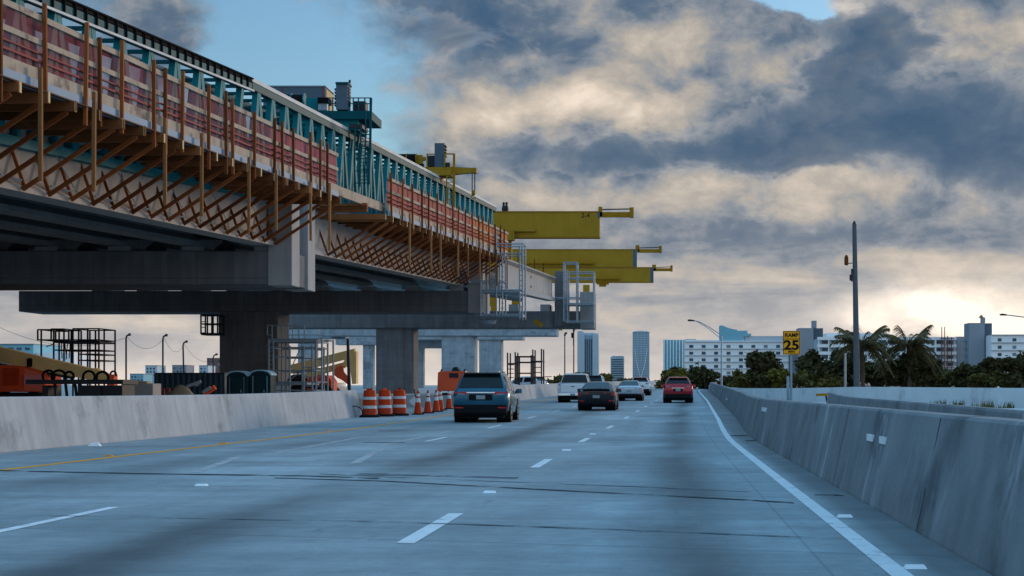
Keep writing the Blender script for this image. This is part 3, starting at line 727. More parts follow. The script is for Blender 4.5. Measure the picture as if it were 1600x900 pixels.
formwork(80, 118.6, 'maroon and orange timber form on the second span, ending by the hanging silver cage', 78.4, legs2, posts2, MT['maroon_form'], MT['orange_form'], (104,))
# plain slab edge between the forms, and a stack of planks below it
o = MB().loft([[op(a, h, y) for a, h in ((2.25, 2.42), (2.4, 2.42), (2.4, 2.86), (2.25, 2.86))] for y in (69.0, 80.6)]).build('edge_beam', MT['board']); tag(o, 'pale timber edge board across the open gap between the two forms', 'edge board')
for i in range(3):
    p, q = at(496, 321 + i * 4.6, 76.2 + i * .1), at(574, 319.5 + i * 4.6, 76.2 + i * .1)
    o = MB().bar(p, q, .3, .13).build('timber_plank', MT['wood'], origin=(p + q) / 2); tag(o, ['long brown timber plank on top of the small stack above the pier block', 'long brown timber plank in the middle of the small stack above the pier block', 'long brown timber plank at the bottom of the small stack above the pier block'][i], 'plank', 'planks stacked above the pier block')
# ================================================================ LAUNCHING GANTRY (teal truss, trolleys, yellow cross beams)
KT = 50410.
def tx(Y): return 1150 - KT / Y
def truss_pt(px, py): 
    Y = KT / (1150 - px); return at(px, py, Y)
TOP = [truss_pt(-60, -57), truss_pt(72, 0), truss_pt(200, 54), truss_pt(410, 141), truss_pt(575, 225), truss_pt(759, 326)]
# two straight trusses, end to end
def truss(lb, y0, z0, y1, z1, h0, h1, rail_m, step, bw):
    t = thing('gantry_truss', lb, 'truss', (Xg(y0) - .3, (y0 + y1) / 2, z0 - 3), group='teal launching trusses')
    X = lambda y, s: Xg(y) - .2 - s
    Z = lambda y: lerp(z0, z1, (y - y0) / (y1 - y0)); B = lambda y: Z(y) - lerp(h0, h1, (y - y0) / (y1 - y0))
    Pt = lambda y, s, top: Vector((X(y, s), y, Z(y) if top else B(y)))
    for s, nm in ((0, 'a'), (2.0, 'b')):
        MB().bar(Pt(y0, s, 1), Pt(y1, s, 1), .32, .30).build('top_chord', MT['teal_dark'], t)
        MB().bar(Pt(y0, s, 0), Pt(y1, s, 0), .32, .30).build('bottom_chord', MT['teal'], t)
        b = MB(); y = y0; k = 0
        while y + step <= y1 + .01:
            u, v = Pt(y, s, k % 2), Pt(y + step, s, (k + 1) % 2)
            dx = Vector((0.0, 0, 0))
            b.bar(u + dx, v + dx, bw, .24, (1, 0, 0))
            if k % 2: b.bar(Pt(y, s, 0), Pt(y, s, 1), bw * .7, .16, (1, 0, 0))
            y += step; k += 1
        b.build('lattice', MT['teal'], t)
    y = y0
    while y < y1: MB().bar(Pt(y, 0, 1) + Vector((0, 0, -.02)), Pt(y, 2.0, 1) + Vector((0, 0, -.02)), .12, .14).build('cross_brace', MT['teal_dark'], t); y += step * 2
    MB().bar(Pt(y0, -.02, 1) + Vector((0, 0, .27)), Pt(y1, -.02, 1) + Vector((0, 0, .27)), .26, .17).build('crane_rail', rail_m, t)
    if rail_m is not MT['rail_white']:
        b = MB(); y = y0
        while y < y1: b.bar(Pt(y, -.2, 1) + Vector((0, 0, -.10)), Pt(y, -.2, 1) + Vector((0, 0, .3)), .06, .06); y += .8
        b.bar(Pt(y0, -.2, 1) + Vector((0, 0, .34)), Pt(y1, -.2, 1) + Vector((0, 0, .34)), .06, .06)
        b.build('guard_rail', MT['black'], t)
        MB().bar(Pt(y0, -.22, 1) + Vector((0, 0, -.18)), Pt(y1, -.22, 1) + Vector((0, 0, -.18)), .08, .08).build('walkway_edge', MT['rail_white'], t)
    return t
zt = lambda px, py: truss_pt(px, py)
a, b1 = zt(72, 0), zt(398, 135.5)
truss('near teal launching truss running behind the thin maroon netting', a.y - 22, a.z - .0165 * 0 - 22 * (b1.z - a.z) / (b1.y - a.y) * .85, b1.y, b1.z, 4.3, 4.6, MT['black'], 1.25, .36)
a, b1 = zt(399, 134), zt(762, 328)
truss('far teal launching truss with a pale rail on top, carrying both trolleys', a.y, a.z, b1.y, b1.z, 3.9, 4.1, MT['rail_white'], 1.0, .40)

def rail_frame(name, m, par, pts, r=.03, posts=None):
    b = MB()
    for p, q in pts: b.tube([p, q], r, 6)
    return b.build(name, m, par)
def pbox(b, x0, x1, y0, y1, Y, dY):
    p, q = at(x0, y1, Y), at(x1, y0, Y); b.box(p.x, q.x, Y, Y + dY, p.z, q.z); return b

# teal trolley
Yt = 84.0
t = thing('gantry_trolley', 'teal winch trolley with tall cabinet and hanging ladder cage on the far truss', 'trolley', at(545, 215, Yt))
pbox(MB(), 478, 580, 173, 186, Yt - 1.5, 3.0).build('platform', MT['teal_dark'], t)
pbox(MB(), 470, 560, 186, 203, Yt - 1.2, 2.4).build('carriage', MT['teal'], t)
cb = pbox(MB(), 525, 543, 129, 171, Yt - 1.6, .8).build('cabinet', MT['slate'], t)
pbox(MB(), 524, 544, 128, 131, Yt - 1.7, 1.0).build('cabinet_cap', MT['teal_dark'], cb)
b = MB()
for k in range(6): pbox(b, 522.5, 524.9, 138 + k * 5, 140.5 + k * 5, Yt - 1.5, .5); pbox(b, 543.1, 545.3, 136 + k * 5, 138.5 + k * 5, Yt - 1.5, .5)
b.build('cooling_fins', MT['dark_steel'], cb)
MB().tube([at(546, 131, Yt - 1.2), at(546.5, 125, Yt - 1.2)], .06, 6).build('warning_lamp', MT['dark_steel'], cb)
c = at(461, 158, Yt + 3)
b = MB(); b.tube([at(437, 158, Yt + 2), at(476, 158, Yt + 2)], .36, 16); b.build('winch_drum', MT['black'], t)
b = MB()
for px in (437, 456, 476): b.tube([at(px - .8, 158, Yt + 2), at(px + .8, 158, Yt + 2)], .44, 16)
b.build('drum_flange', MT['teal'], t)
pbox(MB(), 478, 496, 153, 172, Yt + 1, 1.2).build('gearbox', MT['teal'], t)
pbox(MB(), 496, 513, 152, 161, Yt + .6, .9).build('motor', MT['black'], t)
pbox(MB(), 497, 511, 161.2, 172, Yt + .7, .7).build('brake_housing', MT['galv'], t)
rb = MB()
for px in (514, 520, 552, 560, 570, 580): rb.tube([at(px, 153, Yt - 1.4), at(px, 174, Yt - 1.4)], .035, 6)
for py in (153, 162): rb.tube([at(514, py, Yt - 1.4), at(580, py, Yt - 1.4)], .03, 6)
rb.build('handrail', MT['teal_dark'], t)
pbox(MB(), 552, 571, 158, 176, Yt - .6, .8).build('equipment_cage', MT['dark_steel'], t)
b = MB()
for px, y0, y1 in ((555, 200, 293), (564, 196, 292), (571.5, 172, 290), (578.5, 154, 288), (580.5, 153, 240)): b.tube([at(px, y0, Yt - 2.2), at(px - 1.5, y1, Yt - 2.2)], .04, 6)
for k in range(16): py = 205 + k * 5.4; b.tube([at(563.5, py, Yt - 2.2), at(578, py, Yt - 2.2)], .02, 5)
for k in range(5): py = 210 + k * 19; b.tube([at(554.5, py, Yt - 1.5), at(554.5, py, Yt - 2.2), at(578, py, Yt - 2.2), at(578, py, Yt - 1.5)], .025, 5)
b.build('ladder_cage', MT['teal_dark'], t)
pbox(MB(), 546, 566, 194, 200, Yt - 1.3, 1.6).build('lower_platform', MT['dark_steel'], t)
b = MB()
for px in (549, 562): b.bar(at(px, 200, Yt - .5), at(px - 4, 232, Yt - .5), .12, .12)
b.build('strut', MT['teal_dark'], t)
Yc = 93.0
t = thing('site_container', 'slate blue machine container standing on top of the far truss', 'container', at(463, 172, Yc))
pbox(MB(), 411, 508, 135, 180, Yc, 2.4).build('body', MT['slate'], t, bevel=.03)
b = MB(); p, q = at(508, 180, Yc), at(508, 136, Yc)
b.box(p.x + .003, p.x + .05, Yc + .2, Yc + 2.2, p.z + .1, q.z - .1); b.build('end_door', MT['wood_end'], t)
pbox(MB(), 410, 509, 133.5, 135.0, Yc - .06, 2.5).build('roof_edge', MT['galv'], t)
b = MB()
for px in (440, 504): pbox(b, px, px + 1.4, 136, 152, Yc - .03, .02)
b.build('red_stripe', MT['maroon_rail'], t)
o = MB().bar(at(400, 182, Yc + 1.2), at(520, 184, Yc + 1.2), 2.0, .25).build('support_beam', MT['teal_dark'], t)
b = MB()
for px in (405, 455, 512): b.bar(at(px, 184, Yc + 1.2), Vector((at(px, 0, Yc).x, Yc + 1.2, Zg(Yc) + 2.52)), .25, .25)
b.build('support_post', MT['teal_dark'], t)

# yellow trolley crane
Yt = 107.0
t = thing('gantry_crane', 'yellow trolley crane with drum, slate cabinet and hook on the far truss', 'crane', at(680, 275, Yt))
b = MB(); b.tube([at(623, 248, Yt), at(650, 248, Yt)], .33, 16); b.build('winch_drum', MT['black'], t)
b = MB()
for px in (621, 636, 651): b.tube([at(px - .7, 248, Yt), at(px + .7, 248, Yt)], .37, 16)
b.tube([at(616.5, 246, Yt), at(621, 246, Yt)], .1, 8)
b.build('drum_flange', MT['yellow'], t)
b = MB(); pbox(b, 652, 660, 242, 256, Yt, .6); pbox(b, 660, 664, 245, 250, Yt, .4); b.build('gearbox', MT['yellow'], t)
pbox(MB(), 653, 662, 256, 268, Yt + .1, .5).build('motor', MT['dark_steel'], t)
pbox(MB(), 643, 652, 256, 264, Yt + .1, .5).build('bracket', MT['yellow_dark'], t)
cb = pbox(MB(), 679, 694, 223.5, 261, Yt - .6, .9).build('cabinet', MT['slate'], t)
b = MB()
for k in range(4): pbox(b, 694.1, 697, 227 + k * 5, 229.5 + k * 5, Yt - .5, .5)
b.build('cooling_fins', MT['dark_steel'], cb)
pbox(MB(), 690, 703, 254, 263, Yt - .5, 1.0).build('cable_box', MT['dark_steel'], t)
pbox(MB(), 668, 679, 243, 260, Yt, .7).build('control_box', MT['dark_steel'], t)
pbox(MB(), 664, 705, 261, 274, Yt - .7, 1.6).build('frame_beam', MT['yellow'], t)
b = MB()
p0, p1 = at(705, 267.5, Yt), at(743, 266.5, Yt)
b.loft([[Vector((p.x, Yt - .2, p.z - h)), Vector((p.x, Yt + .2, p.z - h)), Vector((p.x, Yt + .2, p.z + h)), Vector((p.x, Yt - .2, p.z + h))] for p, h in ((p0, .28), (p1, .15))])
b.build('jib', MT['yellow'], t)
pbox(MB(), 739, 744, 262, 270, Yt - .3, .6).build('jib_head', MT['yellow_dark'], t)
b = MB()
for px in (737.8, 741.8): b.tube([at(px, 270, Yt), at(px, 299, Yt)], .035, 6)
b.build('hoist_rope', MT['dark_steel'], t)
b = MB(); c = at(739.8, 299, Yt); b.lathe([(.04, -.30), (.14, -.22), (.13, 0), (.08, .08)], 10, c)
b.tube([c + Vector((0.0 + .14 * math.sin(a), 0, -.38 - .12 * math.cos(a))) for a in [R(k) for k in range(-120, 100, 20)]], .035, 6); b.build('hook_block', MT['yellow_dark'], t)
b = MB()
for px, y0, y1 in ((709.5, 240, 345), (698, 272, 330), (667.5, 240, 262), (695, 240, 262)): b.bar(at(px, y0, Yt - .8), at(px - .4, y1, Yt - .8), .08 if px < 700 else .16, .08)
b.tube([at(695, 240.5, Yt - .8), at(709.5, 240.5, Yt - .8)], .05, 6); b.tube([at(667.5, 241, Yt - .8), at(679, 241, Yt - .8)], .04, 6)
b.build('stanchion', MT['yellow_dark'], t)
for k in range(5): MB().bar(at(698, 276 + k * 9, Yt - .8), at(709.3, 276 + k * 9, Yt - .8), .05, .05).build('rung', MT['yellow_dark'], t)
pbox(MB(), 676, 690, 274, 284, Yt, .9).build('bogie', MT['yellow_dark'], t)

# transverse yellow beams that carry the trusses
def cross_beam(lb, Y, x0, x1, y0, y1, ext, leg_px, leg_to, dark_end, band=None, num=None):
    t = thing('gantry_beam', lb, 'beam', at((x0 + x1) / 2, y1, Y), group='yellow cross beams of the gantry')
    bd = MB(); p, q = at(x0, y1, Y), at(x1, y0, Y); bd.box(p.x, q.x, Y, Y + 1.1, p.z, q.z)
    beam = bd.build('box_beam', MT['yellow'], t, bevel=.02)
    b = MB(); b.box(p.x, q.x + .02, Y - .08, Y + 1.18, q.z, q.z + .06); b.box(p.x, q.x + .02, Y - .08, Y + 1.18, p.z - .10, p.z - .002); b.build('flange', MT['yellow_dark'], beam)
    b = MB(); b.box(q.x - (.5 if dark_end else .22), q.x + .01, Y - .012, Y + 1.112, p.z + (.003 if dark_end else (q.z - p.z) * .76), q.z - .003); b.build('end_plate', MT['slate'], beam)
    e0, e1, ey0, ey1 = ext
    pbox(MB(), e0, e1, ey0 + (ey1 - ey0) * .45, ey1, Y + .3, .45).build('slide_arm', MT['yellow_dark'], t)
    pbox(MB(), e1 - (e1 - e0) * .12, e1, ey0 - 1, ey1 + .5, Y + .2, .6).build('arm_head', MT['yellow_dark'], t)
    pbox(MB(), x1 - 2, x1 + 4, ey0 - 2, ey1 - 1, Y + .3, .5).build('ram_mount', MT['yellow_dark'], t)
    MB().tube([at(x1 + 4, ey0 + 2.4, Y + .5), at(e1 - 2, ey0 + 1.4, Y + .5)], .06, 8).build('ram_rod', MT['dark_steel'], t)
    for lx in leg_px:
        g = at(lx, y1, Y); MB().box(g.x - .55, g.x + .55, Y + .15, Y + .95, leg_to, g.z - .11).build('leg', MT['yellow_dark'] if lx > 700 else MT['yellow'], t)
    if num: text('number', num, .62, MT['sign_black'], beam, at(num_px[0], num_px[1], Y - .02))
    return t
num_px = (915, 337)
t = cross_beam('upper yellow gantry beam with the number 2-4 on its end', 150, 640, 937, 331, 370, (936, 990, 325, 339), (660, 790), 13.0, False, num='2-4')
b = MB(); pbox(b, 777, 836, 357, 361.5, 149.6, .35); pbox(b, 777, 803, 361.6, 375, 149.2, 1.2); pbox(b, 801, 803, 357.5, 372, 149.1, .3); b.build('shift_rail', MT['yellow'], t)
t = cross_beam('middle yellow gantry beam with a slate end plate', 207, 700, 995, 390, 417, (997, 1034, 385, 394.5), (730, 806), 9.9, True)
b = MB(); pbox(b, 820, 928, 409.5, 412, 206.5, .4); b.build('shift_rail', MT['yellow_dark'], t)
t = cross_beam('lowest yellow gantry beam, reaching farthest to the right', 246, 760, 1021, 418, 440.5, (1021, 1051, 415.5, 423.5), (770, 873), 10.7, True)
b = MB(); pbox(b, 928, 968, 434, 436.5, 245.5, .4); b.build('shift_rail', MT['yellow_dark'], t)
b = MB(); pbox(b, 932, 951, 441.5, 444, 246, 1); pbox(b, 936, 947, 444, 447.5, 246.1, .8); b.build('roller_block', MT['yellow_dark'], t)
pbox(MB(), 911, 921, 445, 458, 244, .9).build('roller_block', MT['yellow'], t)
for i, px in enumerate((787, 791.5)):
    p = at(px, 331, 150.4); o = MB().lathe([(.16, .06), (.2, .3), (.1, .7), (.14, .85), (.04, .95)], 8, p).build('lifting_lug', MT['dark_steel'], origin=p)
    tag(o, ['dark lifting lug on top of the 2-4 beam, left one of the pair', 'dark lifting lug on top of the 2-4 beam, right one of the pair'][i], 'lug', 'lifting lugs on the 2-4 beam')

# ---------------------------------------------------------------- hanging access cages of silver tube
def cage(lb, Y, dY, ux, rails, mtl, extra=(), r=.07, name='access_cage', platforms=()):
    t = thing(name, lb, 'access cage' if name == 'access_cage' else 'scaffold', at((ux[0][0] + ux[-1][0]) / 2, max(u[2] for u in ux), Y))
    for px, y0, y1 in ux:
        for d in (0, dY):
            p, q = at(px, y0, Y), at(px, y1, Y); p.y += d; q.y += d
            MB().tube([p, q], r, 7).build('upright', mtl, t)
    for x0, x1, py in rails:
        b = MB()
        for d in (0, dY):
            p, q = at(x0, py, Y), at(x1, py, Y); p.y += d; q.y += d; b.tube([p, q], r * .8, 6)
        for px in (x0, x1):
            p = at(px, py, Y); b.tube([p, p + Vector((0, dY, 0))], r * .7, 6)
        b.build('rail', mtl, t)
    for x0, x1, py in platforms:
        p, q = at(x0, py, Y), at(x1, py, Y); MB().box(p.x, q.x, Y, Y + dY, p.z - .12, p.z).build('platform', mtl, t)
    if extra:
        for (xa, ya), (xb, yb) in extra: MB().tube([at(xa, ya, Y), at(xb, yb, Y)], r * .55, 5).build('rung', mtl, t)
    return t
lad = lambda xa, xb, y0, y1, n: [((xa, lerp(y0, y1, k / (n - 1))), (xb, lerp(y0, y1, k / (n - 1)))) for k in range(n)]
cage('silver access cage hanging at the end of the maroon and orange form', 112.5, 2.2, [(751, 436, 494), (775.5, 360, 494), (785, 400, 492), (812, 384, 498), (816.5, 384, 497)],
     [(776, 817, 381), (776, 816, 396), (731, 786, 439), (752, 816, 453), (752, 816, 491), (775, 787, 460)], MT['galv'],
     lad(751, 754, 440, 490, 7) + lad(812, 816.5, 390, 495, 14) + lad(783, 787, 400, 490, 12), .06, platforms=((752, 816, 491), (752, 812, 454)))
cage('silver access cage hanging on the last pier cap below the lowest yellow beam', 160.0, 2.4, [(880.5, 410, 502), (886.5, 422, 503), (901, 410, 503), (927.5, 424, 503)],
     [(880, 902, 410), (886, 928, 425), (886, 928, 434), (868, 905, 465), (886, 928, 474), (884, 928, 502)], MT['galv'],
     lad(880.5, 886.5, 430, 500, 9) + lad(901, 905, 412, 500, 11), .08, platforms=((884, 928, 502), (886, 927, 475)))
cage('small dark cage hanging beside the broad dark pier', 113.5, 1.6, [(314, 491, 522), (321, 491, 522), (333, 491, 521), (340, 491, 520)], [(314, 341, 492), (314, 341, 506), (314, 341, 521)], MT['dark_steel'], lad(314, 321, 494, 520, 4), .06, platforms=((314, 341, 521),))
p = at(780, 497, 113.5); tag(MB().lathe([(.05, .0), (.5, .12), (.62, .38), (.2, .45)], 12, p + Vector((-.8, 0, -.55))).build('flood_lamp', MT['galv'], origin=p), 'round grey floodlight under the silver cage of the second span', 'floodlight')
p = at(843, 508, 160.5); b = MB(); b.bar(p + Vector((-.55, 0, .45)), p + Vector((.3, 0, -.05)), .5, .45); q = b.build('flood_lamp', MT['yellow'], origin=p)
MB().bar(p + Vector((.31, 0, -.06)), p + Vector((.75, 0, -.3)), .46, .42).build('lens', MT['white_band'], q); tag(q, 'yellow and white floodlight hanging under the farthest pier cap', 'floodlight')
p = at(896, 511, 163.5)
tag(MB().tube([p, at(896, 540, 163.5)], .05, 6).tube([at(894, 520, 163.5), at(894.5, 528, 163.5)], .12, 6).build('hanging_cable', MT['dark_steel'], origin=p), 'dark cable hanging from the tip of the farthest pier cap', 'cable')

# ================================================================ WORK SITE BEHIND THE PALE BARRIER
# big silver scaffold stair tower
cage('tall silver scaffold tower with ladders standing behind the pale barrier', 88, 3.0, [(420, 529, 622), (427, 529, 622), (453, 540, 622), (475, 540, 622), (488, 540, 622), (494, 530, 622), (503, 528, 622)],
     [(420, 504, 530), (420, 494, 543), (427, 475, 558), (420, 490, 579), (420, 494, 597), (420, 490, 610)], MT['galv'],
     lad(420, 427, 535, 618, 13) + lad(494, 503, 533, 618, 7) + lad(488, 475, 545, 618, 6) + [((417.5, 508), (476, 510)), ((417.5, 508), (417.5, 523)), ((417, 523), (424, 524)), ((425, 508), (425, 529)), ((434, 508), (434, 529)), ((442, 507), (442, 529)), ((450, 505), (450, 529)), ((457, 508), (457, 529)), ((467, 508), (467, 529)), ((475.5, 509), (475.5, 529)), ((449, 597), (480, 572)), ((455, 575), (476, 530))], .055, 'scaffold_tower', ((420, 495, 531), (424, 480, 598)))
# dark scaffold on the left
cage('dark scaffold with two railed decks standing behind the tan boom', 102, 3.0, [(59, 515, 532), (64.5, 515, 600), (80, 514, 532), (84, 513, 600), (100, 514, 600), (114, 514, 620), (123, 513, 620), (137, 513, 620), (154.5, 513, 620)],
     [(59, 80, 515), (59, 80, 531), (80, 100, 514), (84, 154, 531), (114, 155, 513.5), (84, 155, 547), (123, 155, 563), (123, 155, 553.5)], MT['dark_steel'], [((72, 542), (84, 537)), ((96, 533), (97, 560)), ((101, 533), (104, 560)), ((106, 533), (103, 562)), ((110, 533), (108, 560)), ((84, 533), (110, 536)), ((114, 533), (152, 532))], .06, 'scaffold_tower', ((84, 154, 533),))
cage('dark scaffold frame with ladders right of the SUV, against the pale sky', 140, 2.5, [(793, 551, 612), (805, 550, 612), (807.5, 556, 612), (830, 555, 612), (846, 545, 610), (832.5, 546, 600)],
     [(806, 831, 557), (793, 806, 568), (831, 847, 564.5), (808, 831, 566), (808, 830, 583)], MT['dark_steel'], lad(794, 803, 570, 590, 4) + lad(834, 845, 566, 590, 4) + [((846, 589), (862, 588.5))], .07, 'scaffold_tower')

def bar_px(b, a, c, Y, w, h0, h1, dY=0):
    """tapering boom between two measured points"""
    p, q = at(*a, Y), at(*c, Y + dY)
    b.loft([[Vector((e.x, e.y - w / 2, e.z - h)), Vector((e.x, e.y + w / 2, e.z - h)), Vector((e.x, e.y + w / 2, e.z + h)), Vector((e.x, e.y - w / 2, e.z + h))] for e, h in ((p, h0), (q, h1))]); return b
def wheel_at(par, c, r, w, m='rubber', axis='y'):
    b = MB(); d = Vector((0, w / 2, 0)) if axis == 'y' else Vector((w / 2, 0, 0)); b.tube([c - d, c - d * .8, c + d * .8, c + d], r, 18)
    o = b.build('wheel', MT[m], par); MB().tube([c - d * 1.04, c + d * 1.04], r * .5, 12).build('hub', MT['dark_steel'], o); return o
# orange boom lift
Yb = 74.0
t = thing('boom_lift', 'orange boom lift with a long tan boom resting low behind the pale barrier', 'boom lift', (at(20, 0, Yb).x, Yb, .25))
pm = at(0, 570, Yb)
b = MB(); z = lambda py, Y=Yb: H + (VY - py) * Y / F; x = lambda px, Y=Yb: at(px, 0, Y).x
pr = [(-60, 612), (-60, 572), (8, 570), (32, 572), (66, 582), (70, 588), (70, 613)]
b.loft([[Vector((x(px), Yb + d, z(py))) for px, py in pr] for d in (0, 2.1)]); b.build('engine_cover', MT['red_orange'], t, bevel=.06)
pbox(MB(), 5, 29, 575, 602, Yb - .05, .045).build('side_panel', MT['orange'], t)
pbox(MB(), 36, 67, 586, 601, Yb - .05, .045).build('rear_panel', MT['tail'], t)
bar_px(MB(), (-70, 539), (150, 586), Yb + 1.1, .7, .42, .27).build('boom', MT['tan'], t)
bar_px(MB(), (-70, 556), (110, 590), Yb + .55, .2, .06, .06).build('boom_rail', MT['dark_steel'], t)
bar_px(MB(), (150, 584), (172, 592), Yb + 1.1, .5, .28, .2).build('boom_nose', MT['tan'], t)
pbox(MB(), 167, 178, 585, 603, Yb + .9, .5).build('jib_pivot', MT['red_orange'], t)
b = MB(); b.tube([at(177 + 4.5 * math.cos(a), 586 - 6 * math.sin(a), Yb + 1) for a in [R(k) for k in range(-20, 260, 20)]], .05, 6); b.build('hose_loop', MT['black'], t)
MB().lathe([(.14, 0), (.16, .35), (.08, .42)], 10, at(47, 573, Yb + .8)).build('exhaust', MT['black'], t)
for px in (-20, 50):
    for d in (.2, 2.0): wheel_at(t, Vector((x(px), Yb + d, .62)), .55, .4)
MB().box(x(-60), x(66), Yb + .5, Yb + 1.7, .5, z(613) - .003).build('chassis', MT['dark_steel'], t)
# dark trailer with tanks
Yq = 68.0; x = lambda px, Y=Yq: at(px, 0, Y).x; z = lambda py, Y=Yq: H + (VY - py) * Y / F
t = thing('equipment_trailer', 'dark steel equipment trailer with boxes and hose reels below the tan boom', 'trailer', (x(120), Yq, .1))
pbox(MB(), 40, 192, 593, 600, Yq, 2.0).build('deck_beam', MT['dark_steel'], t)
for a_, b_ in ((160, 191), (122, 158), (66, 74)): pbox(MB(), a_, b_, 602, 619, Yq + .1, 1.6).build('tool_box', MT['dark_steel'], t)
for px, py in ((76, 588), (139, 589), (160, 590), (92, 590), (108, 588)):
    c = at(px, py, Yq + .8); b = MB(); r0 = .2 + .06 * (px % 3)
    b.tube([c + Vector((r0 * math.cos(a), 0, r0 * math.sin(a))) for a in [R(k) for k in range(-40, 225, 22)]], .06, 6); b.build('hose_reel', MT['black'], t)
for px in (88, 104): wheel_at(t, Vector((x(px), Yq - .1, .48)), .42, .3); wheel_at(t, Vector((x(px), Yq + 1.9, .48)), .42, .3)
b = MB()
for px in (80, 97, 112, 120): b.bar(Vector((x(px), Yq + .4, z(600))), Vector((x(px + 5), Yq + .4, .25)), .1, .1)
b.build('brace', MT['dark_steel'], t)
# concrete block
p = at(214, 617, 72)
o = MB(); o.loft([[Vector((at(a_, 0, 72).x, 72 + d, zz)) for d, zz in ((0, -.05), (1.2, -.05), (1.2, H + .32), (0, H + .32))] for a_ in (189, 239)])
o = o.build('concrete_block', MT['conc_light'], bevel=.04, origin=(p.x, 72.6, 0)); tag(o, 'pale concrete block behind the barrier, left of the blue container', 'concrete block')
o = MB().bar(at(192, 598.2, 72.3), at(233, 597.6, 72.3), .6, .12).build('timber_plank', MT['board'], origin=at(212, 598, 72.3)); tag(o, 'tan timber board lying on the pale concrete block', 'plank')
# blue container with corrugated side
Yc = 97.0; x = lambda px, Y=Yc: at(px, 0, Y).x; z = lambda py, Y=Yc: H + (VY - py) * Y / F
t = thing('shipping_container', 'dark blue corrugated shipping container left of the broad dark pier', 'container', ((x(241) + x(352)) / 2, Yc + 1.2, .2))
pts = []; px = 243.0; k = 0
while px < 350:
    for d, dx in ((0, 0), (0, 3.0), (.16, 4.0), (.16, 7.4)): pts.append((x(min(px + dx, 350)), Yc + d))
    px += 8.4
b = MB(); n = len(pts)
b.loft([[Vector((a_, y_, zz)) for a_, y_ in pts] + [Vector((pts[-1][0], Yc + 2.4, zz)), Vector((pts[0][0], Yc + 2.4, zz))] for zz in (.25, z(584))]); b.build('body', MT['container'], t)
pbox(MB(), 241, 351, 582.3, 584, Yc - .03, 2.5).build('top_rail', MT['dark_steel'], t)
b = MB(); b.box(x(241), x(243) - .003, Yc - .03, Yc + .1, .2, z(584.1)); b.box(x(350) + .003, x(351), Yc - .03, Yc + .1, .2, z(584.1)); b.build('corner_post', MT['dark_steel'], t)
# tarpaulin heap and pieces in front of it
Yh = 76.0
b = MB(); rng = random.Random(3); base = at(289, 617, Yh)
rings = []
for i in range(11):
    t_ = i / 10; rr = []
    for j in range(9):
        s_ = j / 8; hgt = (math.sin(math.pi * min(1, t_ * 1.15 + .03)) ** .6 if t_ < .87 else .35) * math.sin(math.pi * s_) ** .7
        rr.append(Vector((base.x + (t_ - .5) * 2.1, Yh + (s_ - .5) * 1.4, .1 + hgt * 1.35 + rng.uniform(-.05, .05))))
    rings.append(rr)
b.loft(rings, closed=False); o = b.build('tarpaulin_heap', MT['tarp'], smooth=True, origin=(base.x, Yh, .1)); tag(o, 'khaki tarpaulin heap in front of the blue container', 'tarpaulin')
o = MB().bar(at(292, 604, 77), at(314, 596, 77), .08, .14).bar(at(306, 603, 77), at(314, 596, 77), .06, .10).build('metal_bracket', MT['galv'], origin=at(303, 600, 77)); tag(o, 'light steel bracket leaning over the khaki tarpaulin', 'bracket')
o = MB().bar(at(318, 616, 77.5), at(336, 605, 77.5), .25, .22).build('red_ramp', MT['red_orange'], origin=at(327, 611, 77.5)); tag(o, 'red steel ramp leaning near the foot of the broad pier', 'ramp')
o = MB().bar(at(317, 613.5, 77.2), at(329, 605.5, 77.2), .1, .16).build('ramp_plate', MT['galv'], origin=at(322, 609, 77.2)); tag(o, 'bright steel plate lying along the red ramp', 'steel plate')
o = MB(); pbox(o, 254, 257, 606, 620, 77, .1); pbox(o, 262, 265, 606, 620, 77, .1); pbox(o, 257.02, 261.98, 606, 608.5, 77.01, .08)
tag(o.build('red_stand', MT['maroon_rail'], origin=at(260, 618, 77)), 'small red stand left of the khaki tarpaulin', 'stand')
# portable toilets
for i, (x0, x1, ty) in enumerate(((352.5, 387.5, 579), (388.5, 424, 577.5))):
    Yp = 84.0 + i * .3; p, q = at(x0, 617, Yp), at(x1, ty, Yp); w = q.x - p.x; cx = (p.x + q.x) / 2
    t = thing('portable_toilet', ['portable toilet with arched roof, left one of the pair at the pier', 'portable toilet with arched roof, right one next to the silver scaffold'][i], 'portable toilet', (cx, Yp + .6, .1), group='portable toilets at the pier')
    MB().box(p.x + .04, q.x - .04, Yp, Yp + 1.2, .1, q.z - .28).build('cabin', MT['potty'], t, bevel=.04)
    arc = [(cx + (w / 2) * math.cos(a), q.z - .30 + .30 * math.sin(a)) for a in [R(k) for k in range(0, 181, 12)]]
    arc2 = [(cx + (w / 2 - .09) * math.cos(a), q.z - .30 + .23 * math.sin(a)) for a in [R(k) for k in range(180, -1, -12)]]
    MB().loft([[Vector((a_, Yp - .04 + d, zz)) for a_, zz in arc + arc2] for d in (0, 1.28)]).build('roof', MT['potty_roof'], t)
    MB().loft([[Vector((a_, Yp + .02 + d, zz)) for a_, zz in arc2[::-1]] for d in (0, 1.1)]).build('roof_infill', MT['potty'], t)
    d = MB().box(cx - .33, cx + .33, Yp - .025, Yp - .003, .25, q.z - .36).build('door', MT['potty'], t)
    MB().box(cx + .2, cx + .26, Yp - .05, Yp - .028, 1.1, 1.25).build('handle', MT['galv'], d)
    b = MB(); b.box(cx - .40, cx - .37, Yp - .02, Yp - .002, .2, q.z - .34); b.box(cx + .37, cx + .40, Yp - .02, Yp - .002, .2, q.z - .34); b.build('door_frame', MT['potty_roof'] if i else MT['galv'], t)
